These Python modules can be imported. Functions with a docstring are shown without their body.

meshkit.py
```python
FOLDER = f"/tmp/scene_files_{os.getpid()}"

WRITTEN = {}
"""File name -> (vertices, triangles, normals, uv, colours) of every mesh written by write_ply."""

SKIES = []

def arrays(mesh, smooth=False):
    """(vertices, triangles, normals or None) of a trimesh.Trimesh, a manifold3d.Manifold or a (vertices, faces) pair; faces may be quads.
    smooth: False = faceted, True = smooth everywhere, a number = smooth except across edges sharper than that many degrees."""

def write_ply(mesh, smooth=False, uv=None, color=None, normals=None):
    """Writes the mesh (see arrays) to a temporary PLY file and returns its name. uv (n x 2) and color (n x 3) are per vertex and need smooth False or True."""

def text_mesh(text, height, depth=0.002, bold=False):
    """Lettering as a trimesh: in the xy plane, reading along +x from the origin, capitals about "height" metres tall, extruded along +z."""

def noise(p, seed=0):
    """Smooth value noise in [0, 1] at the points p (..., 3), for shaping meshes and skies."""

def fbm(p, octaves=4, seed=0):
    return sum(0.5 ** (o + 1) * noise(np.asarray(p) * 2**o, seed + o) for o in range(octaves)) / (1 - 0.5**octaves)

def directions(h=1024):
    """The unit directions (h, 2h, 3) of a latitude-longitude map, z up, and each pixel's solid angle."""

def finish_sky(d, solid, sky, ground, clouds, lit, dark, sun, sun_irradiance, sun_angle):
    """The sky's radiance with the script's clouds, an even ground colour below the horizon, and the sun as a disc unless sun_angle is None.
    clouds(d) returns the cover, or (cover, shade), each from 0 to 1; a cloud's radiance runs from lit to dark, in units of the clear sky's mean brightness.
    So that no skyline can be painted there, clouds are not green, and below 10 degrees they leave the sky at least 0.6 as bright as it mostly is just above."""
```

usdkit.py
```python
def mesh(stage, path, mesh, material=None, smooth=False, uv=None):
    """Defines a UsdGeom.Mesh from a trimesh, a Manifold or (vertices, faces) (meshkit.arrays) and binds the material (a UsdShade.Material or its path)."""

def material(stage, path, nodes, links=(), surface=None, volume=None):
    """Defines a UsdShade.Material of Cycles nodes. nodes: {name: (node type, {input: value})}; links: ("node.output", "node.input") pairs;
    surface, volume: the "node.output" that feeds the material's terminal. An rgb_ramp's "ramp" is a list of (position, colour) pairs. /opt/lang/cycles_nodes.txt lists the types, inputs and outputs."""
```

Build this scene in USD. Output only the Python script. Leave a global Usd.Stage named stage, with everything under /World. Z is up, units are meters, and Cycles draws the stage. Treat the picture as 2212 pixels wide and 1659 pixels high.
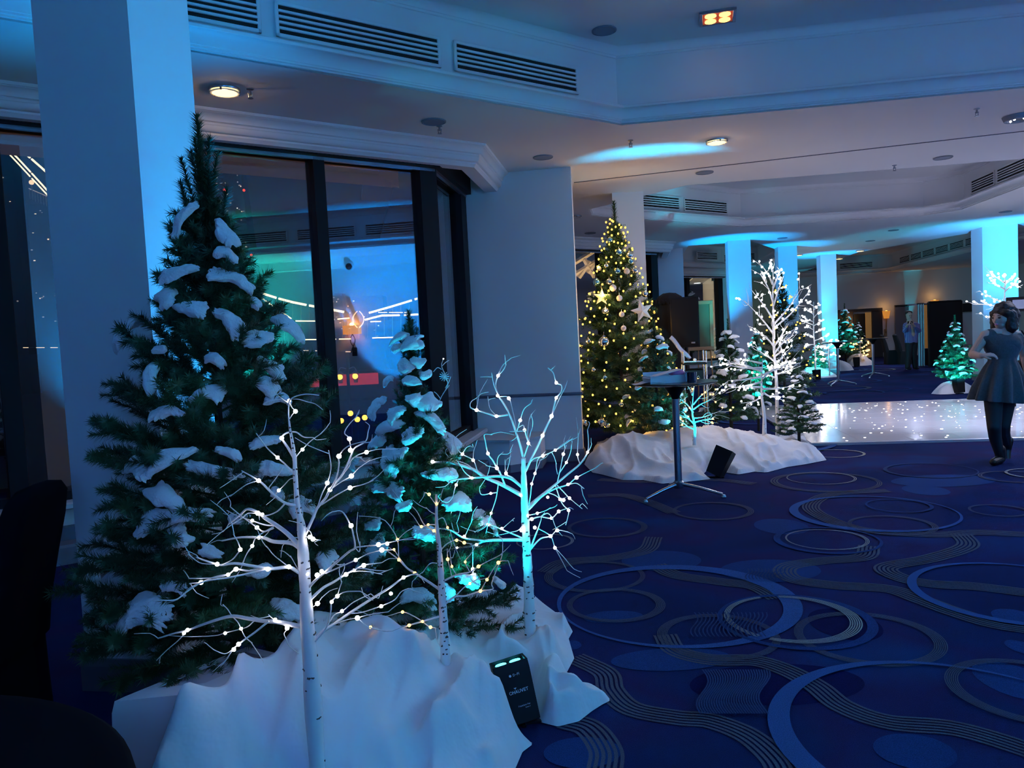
import math, random
import numpy as np, trimesh, usdkit, meshkit
import manifold3d as m3
from shapely.geometry import Polygon
from scipy.interpolate import RBFInterpolator
from pxr import Usd, UsdGeom, UsdLux, UsdShade, Gf, Sdf, Vt

stage = Usd.Stage.CreateInMemory()
UsdGeom.SetStageUpAxis(stage, 'Z')
UsdGeom.SetStageMetersPerUnit(stage, 1.0)
world = UsdGeom.Xform.Define(stage, '/World')
stage.SetDefaultPrim(world.GetPrim())
PI = math.pi

# ---------------------------------------------------------------- camera
FPX, CX, CY, EYE = 1660.0, 1106.0, 829.5, 1.55
ROLL, PITCH = math.radians(2.87), math.radians(3.33)
EXPOSURE = -0.12
_fw = np.array([0, math.cos(PITCH), -math.sin(PITCH)])
_r0 = np.array([1.0, 0, 0]); _u0 = np.cross(_r0, _fw)
_rt = math.cos(ROLL) * _r0 - math.sin(ROLL) * _u0
_up = math.sin(ROLL) * _r0 + math.cos(ROLL) * _u0
CAM = np.array([0, 0, EYE])
cam = UsdGeom.Camera.Define(stage, '/World/camera')
cam.CreateHorizontalApertureAttr(36.0)
cam.CreateFocalLengthAttr(36.0 * FPX / 2212.0)
cam.CreateExposureAttr(EXPOSURE)
cam.CreateClippingRangeAttr(Gf.Vec2f(0.05, 2000))
M = np.eye(4); M[0, :3] = _rt; M[1, :3] = _up; M[2, :3] = -_fw; M[3, :3] = CAM
cam.AddTransformOp().Set(Gf.Matrix4d(*M.ravel().tolist()))

def ray(x, y): return _fw + (x - CX) / FPX * _rt - (y - CY) / FPX * _up
def P(x, y, z=0.0):                      # point at height z under a photograph position
    d = ray(x, y); return CAM + d * (z - EYE) / d[2]
def D(x, y, dist):                       # point at a depth (metres ahead of the viewer)
    d = ray(x, y); return CAM + d * dist / d[1]
_a = math.radians(-9)
UX, VX = np.array([math.cos(_a), math.sin(_a)]), np.array([-math.sin(_a), math.cos(_a)])
def W(u, v, z=0.0):                      # the room's own plan axes
    p = u * UX + v * VX; return np.array([p[0], p[1], z])
def W2(u, v): return W(u, v)[:2]

# ---------------------------------------------------------------- night sky and lights
usdkit.material(stage, '/World/Looks/night_sky', {'b': ('background_shader', {'color': (0.05, 0.06, 0.10), 'strength': 0.06})}, surface='b.background')
dome = UsdLux.DomeLight.Define(stage, '/World/night_sky')
dome.CreateIntensityAttr(0.006); dome.CreateColorAttr(Gf.Vec3f(0.35, 0.42, 0.75))

def aim(prim, pos, target):
    pos, target = np.asarray(pos, float), np.asarray(target, float)
    d = target - pos; d /= np.linalg.norm(d)
    x = np.cross(d, [0, 0, 1.0] if abs(d[2]) < 0.95 else [0, 1.0, 0]); x /= np.linalg.norm(x)
    y = np.cross(x, d); m = np.eye(4); m[0, :3], m[1, :3], m[2, :3], m[3, :3] = x, y, -d, pos
    prim.AddTransformOp().Set(Gf.Matrix4d(*m.ravel().tolist()))
NL = [0]
def spot(pos, target, color, watts, cone=30, soft=0.6, radius=0.05):
    NL[0] += 1
    l = UsdLux.SphereLight.Define(stage, f'/World/Lights/spot_{NL[0]:03d}')
    l.CreateRadiusAttr(radius); l.CreateColorAttr(Gf.Vec3f(*color)); l.CreateIntensityAttr(watts); l.CreateNormalizeAttr(True)
    s = UsdLux.ShapingAPI.Apply(l.GetPrim()); s.CreateShapingConeAngleAttr(cone); s.CreateShapingConeSoftnessAttr(soft)
    aim(l, pos, target)
def lamp(pos, color, watts, radius=0.05):
    NL[0] += 1
    l = UsdLux.SphereLight.Define(stage, f'/World/Lights/lamp_{NL[0]:03d}')
    l.CreateRadiusAttr(radius); l.CreateColorAttr(Gf.Vec3f(*color)); l.CreateIntensityAttr(watts); l.CreateNormalizeAttr(True)
    l.AddTranslateOp().Set(Gf.Vec3d(*map(float, pos)))
def disk(pos, color, watts, radius=0.1):      # a recessed ceiling light, facing down
    NL[0] += 1
    l = UsdLux.DiskLight.Define(stage, f'/World/Lights/disk_{NL[0]:03d}')
    l.CreateRadiusAttr(radius); l.CreateColorAttr(Gf.Vec3f(*color)); l.CreateIntensityAttr(watts); l.CreateNormalizeAttr(True)
    l.AddTranslateOp().Set(Gf.Vec3d(*map(float, pos)))
CYAN, BLUE, TEAL, TEAL2, PALE = (0.0, 0.40, 1.0), (0.01, 0.20, 1.0), (0.0, 0.75, 0.62), (0.0, 0.72, 1.0), (0.06, 0.42, 1.0)
AQUA, BLUE2 = (0.0, 0.58, 1.0), (0.10, 0.33, 1.0)
COOL, LILAC = (0.66, 0.72, 1.0), (0.72, 0.74, 1.0)
SOFZ = 3.585
#LIGHTS<
# uplights (LED par cans standing on the floor) and the room's weak house lights
spot(W(-1.35, 4.45, 0.2), W(-2.13, 3.50, 3.3), (0.0, 0.36, 1.0), 190, 36, .8)           # cyan face of the near column, spilling on the vents
spot(W(0.80, 10.15, 0.62), W(0.34, 9.78, 3.6), AQUA, 1100, 20, .6)           # pool on the ceiling beside the pier
spot(W(1.55, 17.6, 0.2), W(2.50, 18.7, 3.6), CYAN, 420, 22, .8)             # far columns
spot(W(3.3, 19.8, 0.2), W(4.05, 20.95, 3.6), CYAN, 340, 20, .8)
spot(W(5.1, 23.1, 0.2), W(5.85, 24.3, 3.6), CYAN, 420, 20, .8)
spot(W(7.4, 17.3, 0.2), W(8.4, 19.4, 3.7), PALE, 330, 30, .9)
spot(W(9.2, 17.0, 0.2), W(9.4, 18.6, 3.3), PALE, 200, 34, .9)
spot(W(11.76, 34.86, 0.5), W(11.77, 35.14, 3.3), (0, 0.62, 0.8), 60, 10, .4)   # narrow stripe on the far wall
spot(W(6.1, 4.6, 0.2), W(6.9, 4.7, 3.3), (0.0, 0.30, 1.0), 1500, 38, 1.0)   # wall opposite the window
spot(W(6.2, 1.3, 0.2), W(6.9, 1.3, 3.6), TEAL, 420, 40, .9)
spot(W(6.3, -3.7, 0.2), W(6.9, -3.75, 2.6), CYAN, 320, 40, .9)
spot(W(2.0, -3.4, 0.2), W(2.0, -4.2, 3.0), BLUE2, 800, 48, .9)
spot(P(1130, 1566, 0) + [-.055, .045, .262], (-.22, 3.65, 1.25), TEAL2, 22, 46, .8, .018)         # the front floor lamp
spot(D(1530, 985, 8.45) + [0, 0, .19], D(1462, 840, 9.1), TEAL2, 24, 36, .7, .04)
spot(D(1640, 900, 10.8) + [0, 0, .1], D(1630, 800, 11.4), TEAL2, 170, 22, .6, .04)
spot(D(1765, 803, 21.6) + [0, 0, .15], D(1766, 775, 22.6), TEAL2, 120, 46, .7, .05)
spot(D(2073, 828, 15.0) + [0, 0, .12], D(2062, 760, 15.9), TEAL2, 110, 42, .7, .05)
spot(D(1850, 775, 26.0) + [0, 0, .2], D(1822, 720, 27.2), TEAL2, 80, 28, .7, .05)
spot(W(5.4, 10.2, 3.52), W(5.0, 13.2, 0.0), LILAC, 300, 40, .9, .06)         # stage lights trained on the dance floor
spot(W(7.2, 16.0, 3.52), W(5.4, 12.6, 0.0), LILAC, 170, 42, .9, .06)
for u, v, w in ((6.2, 9.6, 22), (9.5, 11.0, 26), (12.5, 14.0, 20), (12.0, 22.0, 16), (9.5, 28.0, 26), (1.8, 9.2, 5)):
    disk(W(u, v, SOFZ), COOL, w, 0.12)
#LIGHTS>
# ---------------------------------------------------------------- materials
MAT = {}
def mat(name, color, rough=0.6, metal=0.0, noise=None, bump=None, emit=None, **kw):
    n = {'p': ('principled_bsdf', dict({'base_color': color, 'roughness': rough, 'metallic': metal}, **kw))}
    l = []
    if noise or bump:
        n['tc'] = ('texture_coordinate', {})
    if noise:                                # (scale, other colour)
        n['n'] = ('noise_texture', {'scale': noise[0], 'detail': 4.0})
        n['mx'] = ('mix_color', {'a': color, 'b': noise[1]})
        n['r'] = ('map_range', {'from_min': 0.35, 'from_max': 0.65, 'clamp': True})
        l += [('tc.object', 'n.vector'), ('n.fac', 'r.value'), ('r.result', 'mx.fac'), ('mx.result', 'p.base_color')]
    if bump:                                 # (scale, distance)
        n['bn'] = ('noise_texture', {'scale': bump[0], 'detail': 1.0})
        n['b'] = ('bump', {'strength': 0.5, 'distance': bump[1]})
        l += [('tc.object', 'bn.vector'), ('bn.fac', 'b.height'), ('b.normal', 'p.normal')]
    if emit:
        n['p'][1].update({'emission_color': emit[0], 'emission_strength': emit[1]})
    MAT[name] = usdkit.material(stage, f'/World/Looks/{name}', n, l, surface='p.BSDF')
    return MAT[name]
def glow(name, color, strength):
    MAT[name] = usdkit.material(stage, f'/World/Looks/{name}', {'e': ('emission', {'color': color, 'strength': strength})}, surface='e.emission')

mat('wall_paint', (0.73, 0.74, 0.77), 0.75)
mat('ceiling_paint', (0.79, 0.79, 0.80), 0.85)
mat('trim_paint', (0.80, 0.80, 0.82), 0.5)
mat('dark_frame', (0.004, 0.0045, 0.006), 0.6, specular_ior_level=0.25)
mat('dado', (0.10, 0.11, 0.16), 0.5)
mat('sill_paint', (0.50, 0.52, 0.58), 0.5)
mat('skirting', (0.16, 0.16, 0.20), 0.5)
mat('black_void', (0.008, 0.008, 0.010), 0.8)
mat('black_plastic', (0.004, 0.0045, 0.006), 0.5, specular_ior_level=0.2)
mat('black_cloth', (0.006, 0.007, 0.012), 0.95, bump=(90, 0.002))
mat('speaker_front', (0.005, 0.0055, 0.008), 0.8, specular_ior_level=0.15)
mat('white_print', (0.62, 0.64, 0.68), 0.6)
mat('grey_disc', (0.20, 0.23, 0.30), 0.6)
mat('chrome', (0.55, 0.57, 0.62), 0.22, 1.0)
mat('steel', (0.36, 0.38, 0.45), 0.33, 1.0)
mat('table_black', (0.012, 0.013, 0.018), 0.22)
mat('black_linen', (0.003, 0.0035, 0.006), 1.0, specular_ior_level=0.1)
mat('paper', (0.70, 0.74, 0.82), 0.7)
mat('pink_tissue', (0.62, 0.22, 0.45), 0.8)
mat('tinted_glass', (0.05, 0.07, 0.12), 0.08, transmission_weight=0.6)
mat('needle', (0.024, 0.082, 0.033), 0.55)
mat('needle_dark', (0.017, 0.066, 0.029), 0.55)
mat('needle_light', (0.038, 0.11, 0.038), 0.55)
mat('bark', (0.03, 0.022, 0.016), 0.9, bump=(50, 0.004))
mat('cotton', (0.80, 0.81, 0.84), 0.95, bump=(120, 0.006), sheen_weight=0.3)
mat('fleece', (0.72, 0.73, 0.77), 0.95, bump=(45, 0.003), sheen_weight=0.25)
mat('birch_bark', (0.78, 0.77, 0.77), 0.6, bump=(40, 0.003))
mat('bark_mark', (0.07, 0.06, 0.06), 0.8)
mat('twig', (0.80, 0.79, 0.78), 0.55)
glow('led_white', (0.97, 0.93, 1.0), 14.0)
glow('led_warm', (1.0, 0.52, 0.12), 6.0)
glow('fairy_warm', (1.0, 0.50, 0.09), 3.0)
glow('led_floor', (1.0, 0.94, 0.92), 5.0)
glow('downlight_glass', (1.0, 0.72, 0.34), 2.6)
glow('heat_bulb', (1.0, 0.45, 0.14), 3.2)
mat('heat_tray', (0.42, 0.06, 0.02), 0.4, 0.3, emit=((1.0, 0.12, 0.02), 0.25))
glow('par_lens', (0.05, 0.75, 1.0), 9.0)
glow('sconce_glow', (1.0, 0.50, 0.10), 3.0)
glow('shade_glow', (1.0, 0.38, 0.04), 14.0)
glow('chain_light', (1.0, 0.74, 0.38), 3.6)
glow('city_warm', (1.0, 0.66, 0.34), 2.2)
glow('city_dim', (1.0, 0.80, 0.6), 0.5)
glow('beacon_red', (1.0, 0.05, 0.02), 2.6)
glow('bus_red', (0.9, 0.05, 0.04), 0.7)
glow('lantern_orange', (1.0, 0.38, 0.05), 6.0)
glow('status_led', (0.25, 0.5, 1.0), 5.0)
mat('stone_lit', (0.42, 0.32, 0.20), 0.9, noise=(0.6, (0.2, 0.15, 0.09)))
mat('night_facade', (0.03, 0.032, 0.042), 0.9)
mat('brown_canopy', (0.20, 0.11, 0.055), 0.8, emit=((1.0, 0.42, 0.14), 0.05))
mat('dance_white', (0.70, 0.69, 0.74), 0.12)
mat('dance_edge', (0.42, 0.40, 0.46), 0.4, 0.3)
mat('bauble_silver', (0.72, 0.76, 0.82), 0.12, 1.0)
mat('bauble_blue', (0.30, 0.62, 0.80), 0.15, 1.0)
mat('bauble_white', (0.80, 0.80, 0.80), 0.4)
mat('glitter', (0.80, 0.80, 0.78), 0.35, 0.2, bump=(300, 0.004))
mat('skin', (0.50, 0.33, 0.27), 0.55)
mat('hair', (0.022, 0.012, 0.010), 0.55, bump=(60, 0.006))
mat('dress', (0.062, 0.068, 0.074), 0.9, noise=(60, (0.046, 0.052, 0.058)), sheen_weight=0.1)
mat('tights', (0.008, 0.008, 0.013), 0.7)
mat('boots', (0.006, 0.006, 0.009), 0.5)
mat('door_dark', (0.018, 0.014, 0.016), 0.5)
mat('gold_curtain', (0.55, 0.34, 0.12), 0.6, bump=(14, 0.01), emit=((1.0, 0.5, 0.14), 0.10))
mat('white_drape', (0.62, 0.58, 0.66), 0.85)
mat('orange_wall', (0.70, 0.50, 0.32), 0.8)
mat('wood_frame', (0.36, 0.20, 0.09), 0.5)
mat('picture_green', (0.10, 0.11, 0.05), 0.7)
mat('lavender_frill', (0.50, 0.48, 0.62), 0.6)
mat('sconce_shade', (0.5, 0.25, 0.08), 0.8, emit=((1.0, 0.36, 0.05), 0.55))
mat('shade_fabric', (0.45, 0.22, 0.07), 0.8, emit=((1.0, 0.30, 0.03), 2.6))
# double-glazed window pane: mostly clear, mirror-like at a slant
MAT['pane'] = usdkit.material(stage, '/World/Looks/pane', {'t': ('transparent_bsdf', {'color': (0.80, 0.82, 0.86)}), 'g': ('glossy_bsdf', {'color': (1, 1, 1), 'roughness': 0.0}),
    'geo': ('geometry', {}), 'i': ('mix_float', {'a': 2.4, 'b': 1 / 2.4}), 'f': ('fresnel', {}), 'm': ('mix_closure', {})}, [('geo.backfacing', 'i.fac'), ('i.result', 'f.IOR'), ('f.fac', 'm.fac'), ('t.BSDF', 'm.closure1'), ('g.BSDF', 'm.closure2')], surface='m.closure')
def stripe_shirt():
    MAT['shirt'] = usdkit.material(stage, '/World/Looks/shirt', {'tc': ('texture_coordinate', {}), 'w': ('wave_texture', {'scale': 9.0, 'bands_direction': 'x'}), 'm': ('mix_color', {'a': (0.08, 0.08, 0.30), 'b': (0.26, 0.25, 0.46)}), 'p': ('principled_bsdf', {'roughness': 0.8})},
        [('tc.object', 'w.vector'), ('w.fac', 'm.fac'), ('m.result', 'p.base_color')], surface='p.BSDF')
stripe_shirt()
# carpet: navy pile with broad, faint tonal clouds
MAT['carpet'] = usdkit.material(stage, '/World/Looks/carpet', {
    'tc': ('texture_coordinate', {}), 'n': ('noise_texture', {'scale': 0.9, 'detail': 2.0}), 'f': ('noise_texture', {'scale': 260.0, 'detail': 2.0}),
    'r': ('rgb_ramp', {'ramp': [(0.30, (0.010, 0.019, 0.080)), (0.46, (0.012, 0.026, 0.105)), (0.54, (0.024, 0.021, 0.094)), (0.68, (0.012, 0.042, 0.150))]}),
    'm': ('mix_color', {'blend_type': 'multiply', 'fac': 0.55}), 'fr': ('map_range', {'from_min': 0.3, 'from_max': 0.7, 'to_min': 0.45, 'to_max': 1.25, 'clamp': True}),
    'b': ('bump', {'strength': 0.6, 'distance': 0.004}), 'p': ('principled_bsdf', {'roughness': 1.0, 'specular_ior_level': 0.04})},
    [('tc.object', 'n.vector'), ('tc.object', 'f.vector'), ('n.fac', 'r.fac'), ('r.color', 'm.a'), ('f.fac', 'fr.value'), ('fr.result', 'm.b'), ('m.result', 'p.base_color'), ('f.fac', 'b.height'), ('b.normal', 'p.normal')], surface='p.BSDF')
def pile(name, c):
    MAT[name] = usdkit.material(stage, f'/World/Looks/{name}', {'tc': ('texture_coordinate', {}), 'f': ('noise_texture', {'scale': 240.0, 'detail': 2.0}), 'fr': ('map_range', {'from_min': 0.3, 'from_max': 0.7, 'to_min': 0.5, 'to_max': 1.3, 'clamp': True}),
        'm': ('mix_color', {'blend_type': 'multiply', 'fac': 0.7, 'a': c}), 'p': ('principled_bsdf', {'roughness': 1.0, 'specular_ior_level': 0.04})},
        [('tc.object', 'f.vector'), ('f.fac', 'fr.value'), ('fr.result', 'm.b'), ('m.result', 'p.base_color')], surface='p.BSDF')
pile('pile_blue', (0.042, 0.100, 0.27)); pile('pile_white', (0.32, 0.32, 0.31)); pile('pile_taupe', (0.088, 0.095, 0.135)); pile('pile_mid', (0.018, 0.050, 0.165)); pile('pile_dark', (0.005, 0.008, 0.060)); pile('pile_steel', (0.034, 0.06, 0.15))

# ---------------------------------------------------------------- scene tree helpers
COUNT = {}
def fresh(parent, name):
    k = (parent, name); n = COUNT.get(k, 0); COUNT[k] = n + 1
    return f'{parent}/{name}' if n == 0 else f'{parent}/{name}_{n:03d}'
def tag(prim, label=None, cat=None, group=None, kind=None):
    for k, v in (('label', label), ('category', cat), ('group', group), ('kind', kind)):
        if v: prim.SetCustomDataByKey(k, v)
def mesh_prim(path, m, material, smooth=False):
    return usdkit.mesh(stage, path, m, MAT[material], smooth=smooth).GetPrim()
def single(name, m, material, label, cat, group=None, kind=None, smooth=False):
    p = mesh_prim(fresh('/World', name), m, material, smooth); tag(p, label, cat, group, kind); return str(p.GetPath())
def struct(name, m, material, label=None, smooth=False):
    p = mesh_prim(fresh('/World', name), m, material, smooth); tag(p, label, None, None, 'structure'); return str(p.GetPath())
def structx(name, label=None):
    x = UsdGeom.Xform.Define(stage, fresh('/World', name)); tag(x.GetPrim(), label, None, None, 'structure'); return str(x.GetPath())
def thing(name, label, cat, loc=(0, 0, 0), rz=0.0, group=None):
    x = UsdGeom.Xform.Define(stage, fresh('/World', name)); x.AddTranslateOp().Set(Gf.Vec3d(*map(float, loc)))
    if rz: x.AddRotateZOp().Set(math.degrees(rz))
    tag(x.GetPrim(), label, cat, group); return str(x.GetPath())
def part(parent, name, m, material, label=None, smooth=False, kind=None):
    p = mesh_prim(fresh(parent, name), m, material, smooth); tag(p, label, None, None, kind); return str(p.GetPath())
def copy(root, label, loc, rz=0.0, scale=1.0, group=None, cat=None, sz=None):
    src = stage.GetPrimAtPath(root); was = src.GetCustomData()
    base = root.rsplit('/', 1)[1]
    import re
    base = re.sub(r'_\d{3}$', '', base)
    x = UsdGeom.Xform.Define(stage, fresh('/World', base)); p = x.GetPrim()
    p.GetReferences().AddInternalReference(src.GetPath()); p.SetInstanceable(True)
    x.ClearXformOpOrder()
    x.AddTranslateOp(opSuffix='c').Set(Gf.Vec3d(*map(float, loc))); x.AddRotateZOp(opSuffix='c').Set(math.degrees(rz)); x.AddScaleOp(opSuffix='c').Set(Gf.Vec3f(scale, scale, sz or scale))
    tag(p, label, cat or was['category'], group or was.get('group')); return str(p.GetPath())

# ---------------------------------------------------------------- mesh helpers: everything is (vertices, triangles)
def cat(*ms):
    ms = [x for x in ms if x is not None and len(x[0])]
    off = np.cumsum([0] + [len(x[0]) for x in ms])
    return np.vstack([x[0] for x in ms]), np.vstack([np.asarray(x[1]) + o for x, o in zip(ms, off)])
def tm(m): return np.array(m.vertices), np.array(m.faces)
def mf(m):
    q = m.to_mesh(); return np.array(q.vert_properties[:, :3], float), np.array(q.tri_verts)
def quads(f): f = np.asarray(f); return np.vstack([f[:, [0, 1, 2]], f[:, [0, 2, 3]]])
def shift(m, t): return m[0] + np.asarray(t, float), m[1]
def rotz(m, a):
    c, s = math.cos(a), math.sin(a); return m[0] @ np.array([[c, s, 0], [-s, c, 0], [0, 0, 1]]), m[1]
def rot(m, axis, a):
    R = trimesh.transformations.rotation_matrix(a, axis)[:3, :3]; return m[0] @ R.T, m[1]
def box(c, s, bev=0.0):
    s = np.asarray(s, float); bev = min(bev, 0.45 * s.min())
    if bev > 0:
        e = []
        for k in range(3):
            h = s / 2 - bev; h[k] = s[k] / 2
            e.append(m3.Manifold.cube((2 * h).tolist(), True))
        m = m3.Manifold.batch_hull(e); return shift(mf(m), c)
    v = np.array([[x, y, z] for x in (-.5, .5) for y in (-.5, .5) for z in (-.5, .5)]) * s + np.asarray(c, float)
    return v, quads([[0, 1, 3, 2], [4, 6, 7, 5], [0, 4, 5, 1], [2, 3, 7, 6], [0, 2, 6, 4], [1, 5, 7, 3]])
def obox(p, q, w, z0, z1, bev=0.0):      # upright box along plan line p-q, width w
    p, q = np.asarray(p, float)[:2], np.asarray(q, float)[:2]; L = np.linalg.norm(q - p); a = math.atan2(*(q - p)[::-1])
    return shift(rotz(box((0, 0, 0), (L, w, z1 - z0), bev), a), (*(p + q) / 2, (z0 + z1) / 2))
def prism(pts, z0, z1):
    m = trimesh.creation.extrude_polygon(Polygon(pts), z1 - z0, engine='earcut'); return shift(tm(m), (0, 0, z0))
def prism_holes(pts, holes, z0, z1):
    m = trimesh.creation.extrude_polygon(Polygon(pts, holes), z1 - z0, engine='earcut'); return shift(tm(m), (0, 0, z0))
def frames(p):
    p = np.asarray(p, float); t = np.gradient(p, axis=0); t /= np.linalg.norm(t, axis=1, keepdims=True) + 1e-12
    ref = np.where(np.abs(t[:, 2:]) < 0.9, [0, 0, 1.0], [1.0, 0, 0]); 
    a = np.cross(t, ref); a /= np.linalg.norm(a, axis=1, keepdims=True) + 1e-12
    return t, a, np.cross(t, a)
def tube(p, r, n=6, cap=True):
    p = np.asarray(p, float); r = np.broadcast_to(np.asarray(r, float), (len(p),)); t, a, b = frames(p)
    for i in range(1, len(p)):           # keep the frame from flipping
        if np.dot(a[i], a[i - 1]) < 0: a[i] *= -1; b[i] *= -1
    g = np.arange(n) * 2 * PI / n
    v = (p[:, None] + r[:, None, None] * (np.cos(g)[None, :, None] * a[:, None] + np.sin(g)[None, :, None] * b[:, None])).reshape(-1, 3)
    i, j = np.meshgrid(np.arange(len(p) - 1), np.arange(n), indexing='ij')
    f = quads(np.stack([i * n + j, i * n + (j + 1) % n, (i + 1) * n + (j + 1) % n, (i + 1) * n + j], -1).reshape(-1, 4))
    if cap:
        k = len(v); v = np.vstack([v, p[:1], p[-1:]]); L = (len(p) - 1) * n
        f = np.vstack([f, [[k, (j + 1) % n, j] for j in range(n)], [[k + 1, L + j, L + (j + 1) % n] for j in range(n)]])
    return v, f
def lathe(prof, n=24, c=(0, 0, 0)):
    prof = np.asarray(prof, float); g = np.arange(n) * 2 * PI / n
    v = np.stack([prof[:, None, 0] * np.cos(g), prof[:, None, 0] * np.sin(g), np.broadcast_to(prof[:, 1:2], (len(prof), n))], -1).reshape(-1, 3) + np.asarray(c, float)
    i, j = np.meshgrid(np.arange(len(prof) - 1), np.arange(n), indexing='ij')
    return v, quads(np.stack([i * n + j, i * n + (j + 1) % n, (i + 1) * n + (j + 1) % n, (i + 1) * n + j], -1).reshape(-1, 4))
ICO = {k: tm(trimesh.creation.icosphere(k, 1.0)) for k in (0, 1, 2, 3, 4)}
def ball(c, r, k=1): return ICO[k][0] * np.asarray(r, float) + np.asarray(c, float), ICO[k][1]
def spline(p, n):
    p = np.asarray(p, float)
    if len(p) < 3: return p[0] + (p[-1] - p[0]) * np.linspace(0, 1, n)[:, None]
    q = np.vstack([2 * p[0] - p[1], p, 2 * p[-1] - p[-2]]); s = np.linspace(0, len(p) - 1 - 1e-9, n); i = s.astype(int); t = (s - i)[:, None]
    a, b, c, d = q[i], q[i + 1], q[i + 2], q[i + 3]
    return 0.5 * (2 * b + (c - a) * t + (2 * a - 5 * b + 4 * c - d) * t ** 2 + (3 * b - a - 3 * c + d) * t ** 3)
def offset_line(pts, d, closed):
    """plan polyline moved d to its left side, with mitred corners"""
    p = np.asarray(pts, float); n = len(p); out = []
    for i in range(n):
        a, b = p[i - 1] if (closed or i) else None, p[(i + 1) % n] if (closed or i < n - 1) else None
        ds = [(q / np.linalg.norm(q)) for q in ([p[i] - a] if a is not None else []) + ([b - p[i]] if b is not None else [])]
        ns = [np.array([-q[1], q[0]]) for q in ds]
        if len(ns) == 2:
            m = ns[0] + ns[1]; m /= np.linalg.norm(m); out.append(p[i] + m * d / max(0.3, m @ ns[0]))
        else: out.append(p[i] + ns[0] * d)
    return np.array(out)
def sweep(pts, prof, closed=False):
    """a moulding: profile [(offset to the left of the line, z)] carried along a plan polyline"""
    rows = [np.column_stack([offset_line(pts, d, closed), np.full(len(pts), z)]) for d, z in prof]
    v = np.vstack(rows); n, k = len(pts), len(prof)
    f = [[r * n + i, r * n + (i + 1) % n, (r + 1) * n + (i + 1) % n, (r + 1) * n + i] for r in range(k - 1) for i in range(n if closed else n - 1)]
    if not closed:
        vv = [v, quads(f)]
        for i in (0, n - 1):             # close the ends
            idx = [r * n + i for r in range(k)]
            vv[1] = np.vstack([vv[1], [[idx[0], idx[r], idx[r + 1]] for r in range(1, k - 1)]])
        return vv[0], vv[1]
    return v, quads(f)
# ================================================================ the room
rnd = random.Random(7); rng = np.random.default_rng(7)
SOF, TOP = 3.60, 4.36                    # soffit and upper ceiling heights
def WL(l): return [W2(*p) for p in l]
OUT = [(-9.5, 0.2), (-2.05, 7.95), (-2.05, 9.9), (-3.6, 14.0), (1.1, 18.2), (0.72, 20.2), (0.4, 25.4), (3.4, 28.4), (3.4, 35.2), (16.0, 35.2), (16.0, 7.4), (6.9, 7.4), (6.9, -4.2), (-9.5, -4.2)]
TRAY1 = [(-0.02, 7.8), (4.3, 7.8), (5.4, 6.7), (5.4, -1.6), (4.2, -2.8), (-6.6, -2.8), (-7.6, -1.8), (-7.6, 0.2)]
TRAY2 = [(0.85, 11.3), (-0.6, 12.75), (-0.6, 13.45), (2.33, 16.38), (5.85, 16.6), (6.35, 16.1), (6.35, 11.3)]
TRAY3 = [(1.45, 19.3), (2.95, 19.3), (4.3, 22.6), (4.3, 27.4), (3.2, 27.4), (1.45, 25.0)]
TRAY4 = [(6.7, 24.2), (8.6, 20.2), (10.85, 20.2), (10.85, 36.5 - 2.0), (10.4, 34.9 - .1), (7.2, 34.8), (6.7, 34.3)]
def ccw(l): return l if Polygon(l).exterior.is_ccw else l[::-1]
def room_poly(grow=0.0): return Polygon(WL(OUT)).buffer(grow, join_style=2)
rp = list(room_poly(0.9).exterior.coords)
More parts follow.
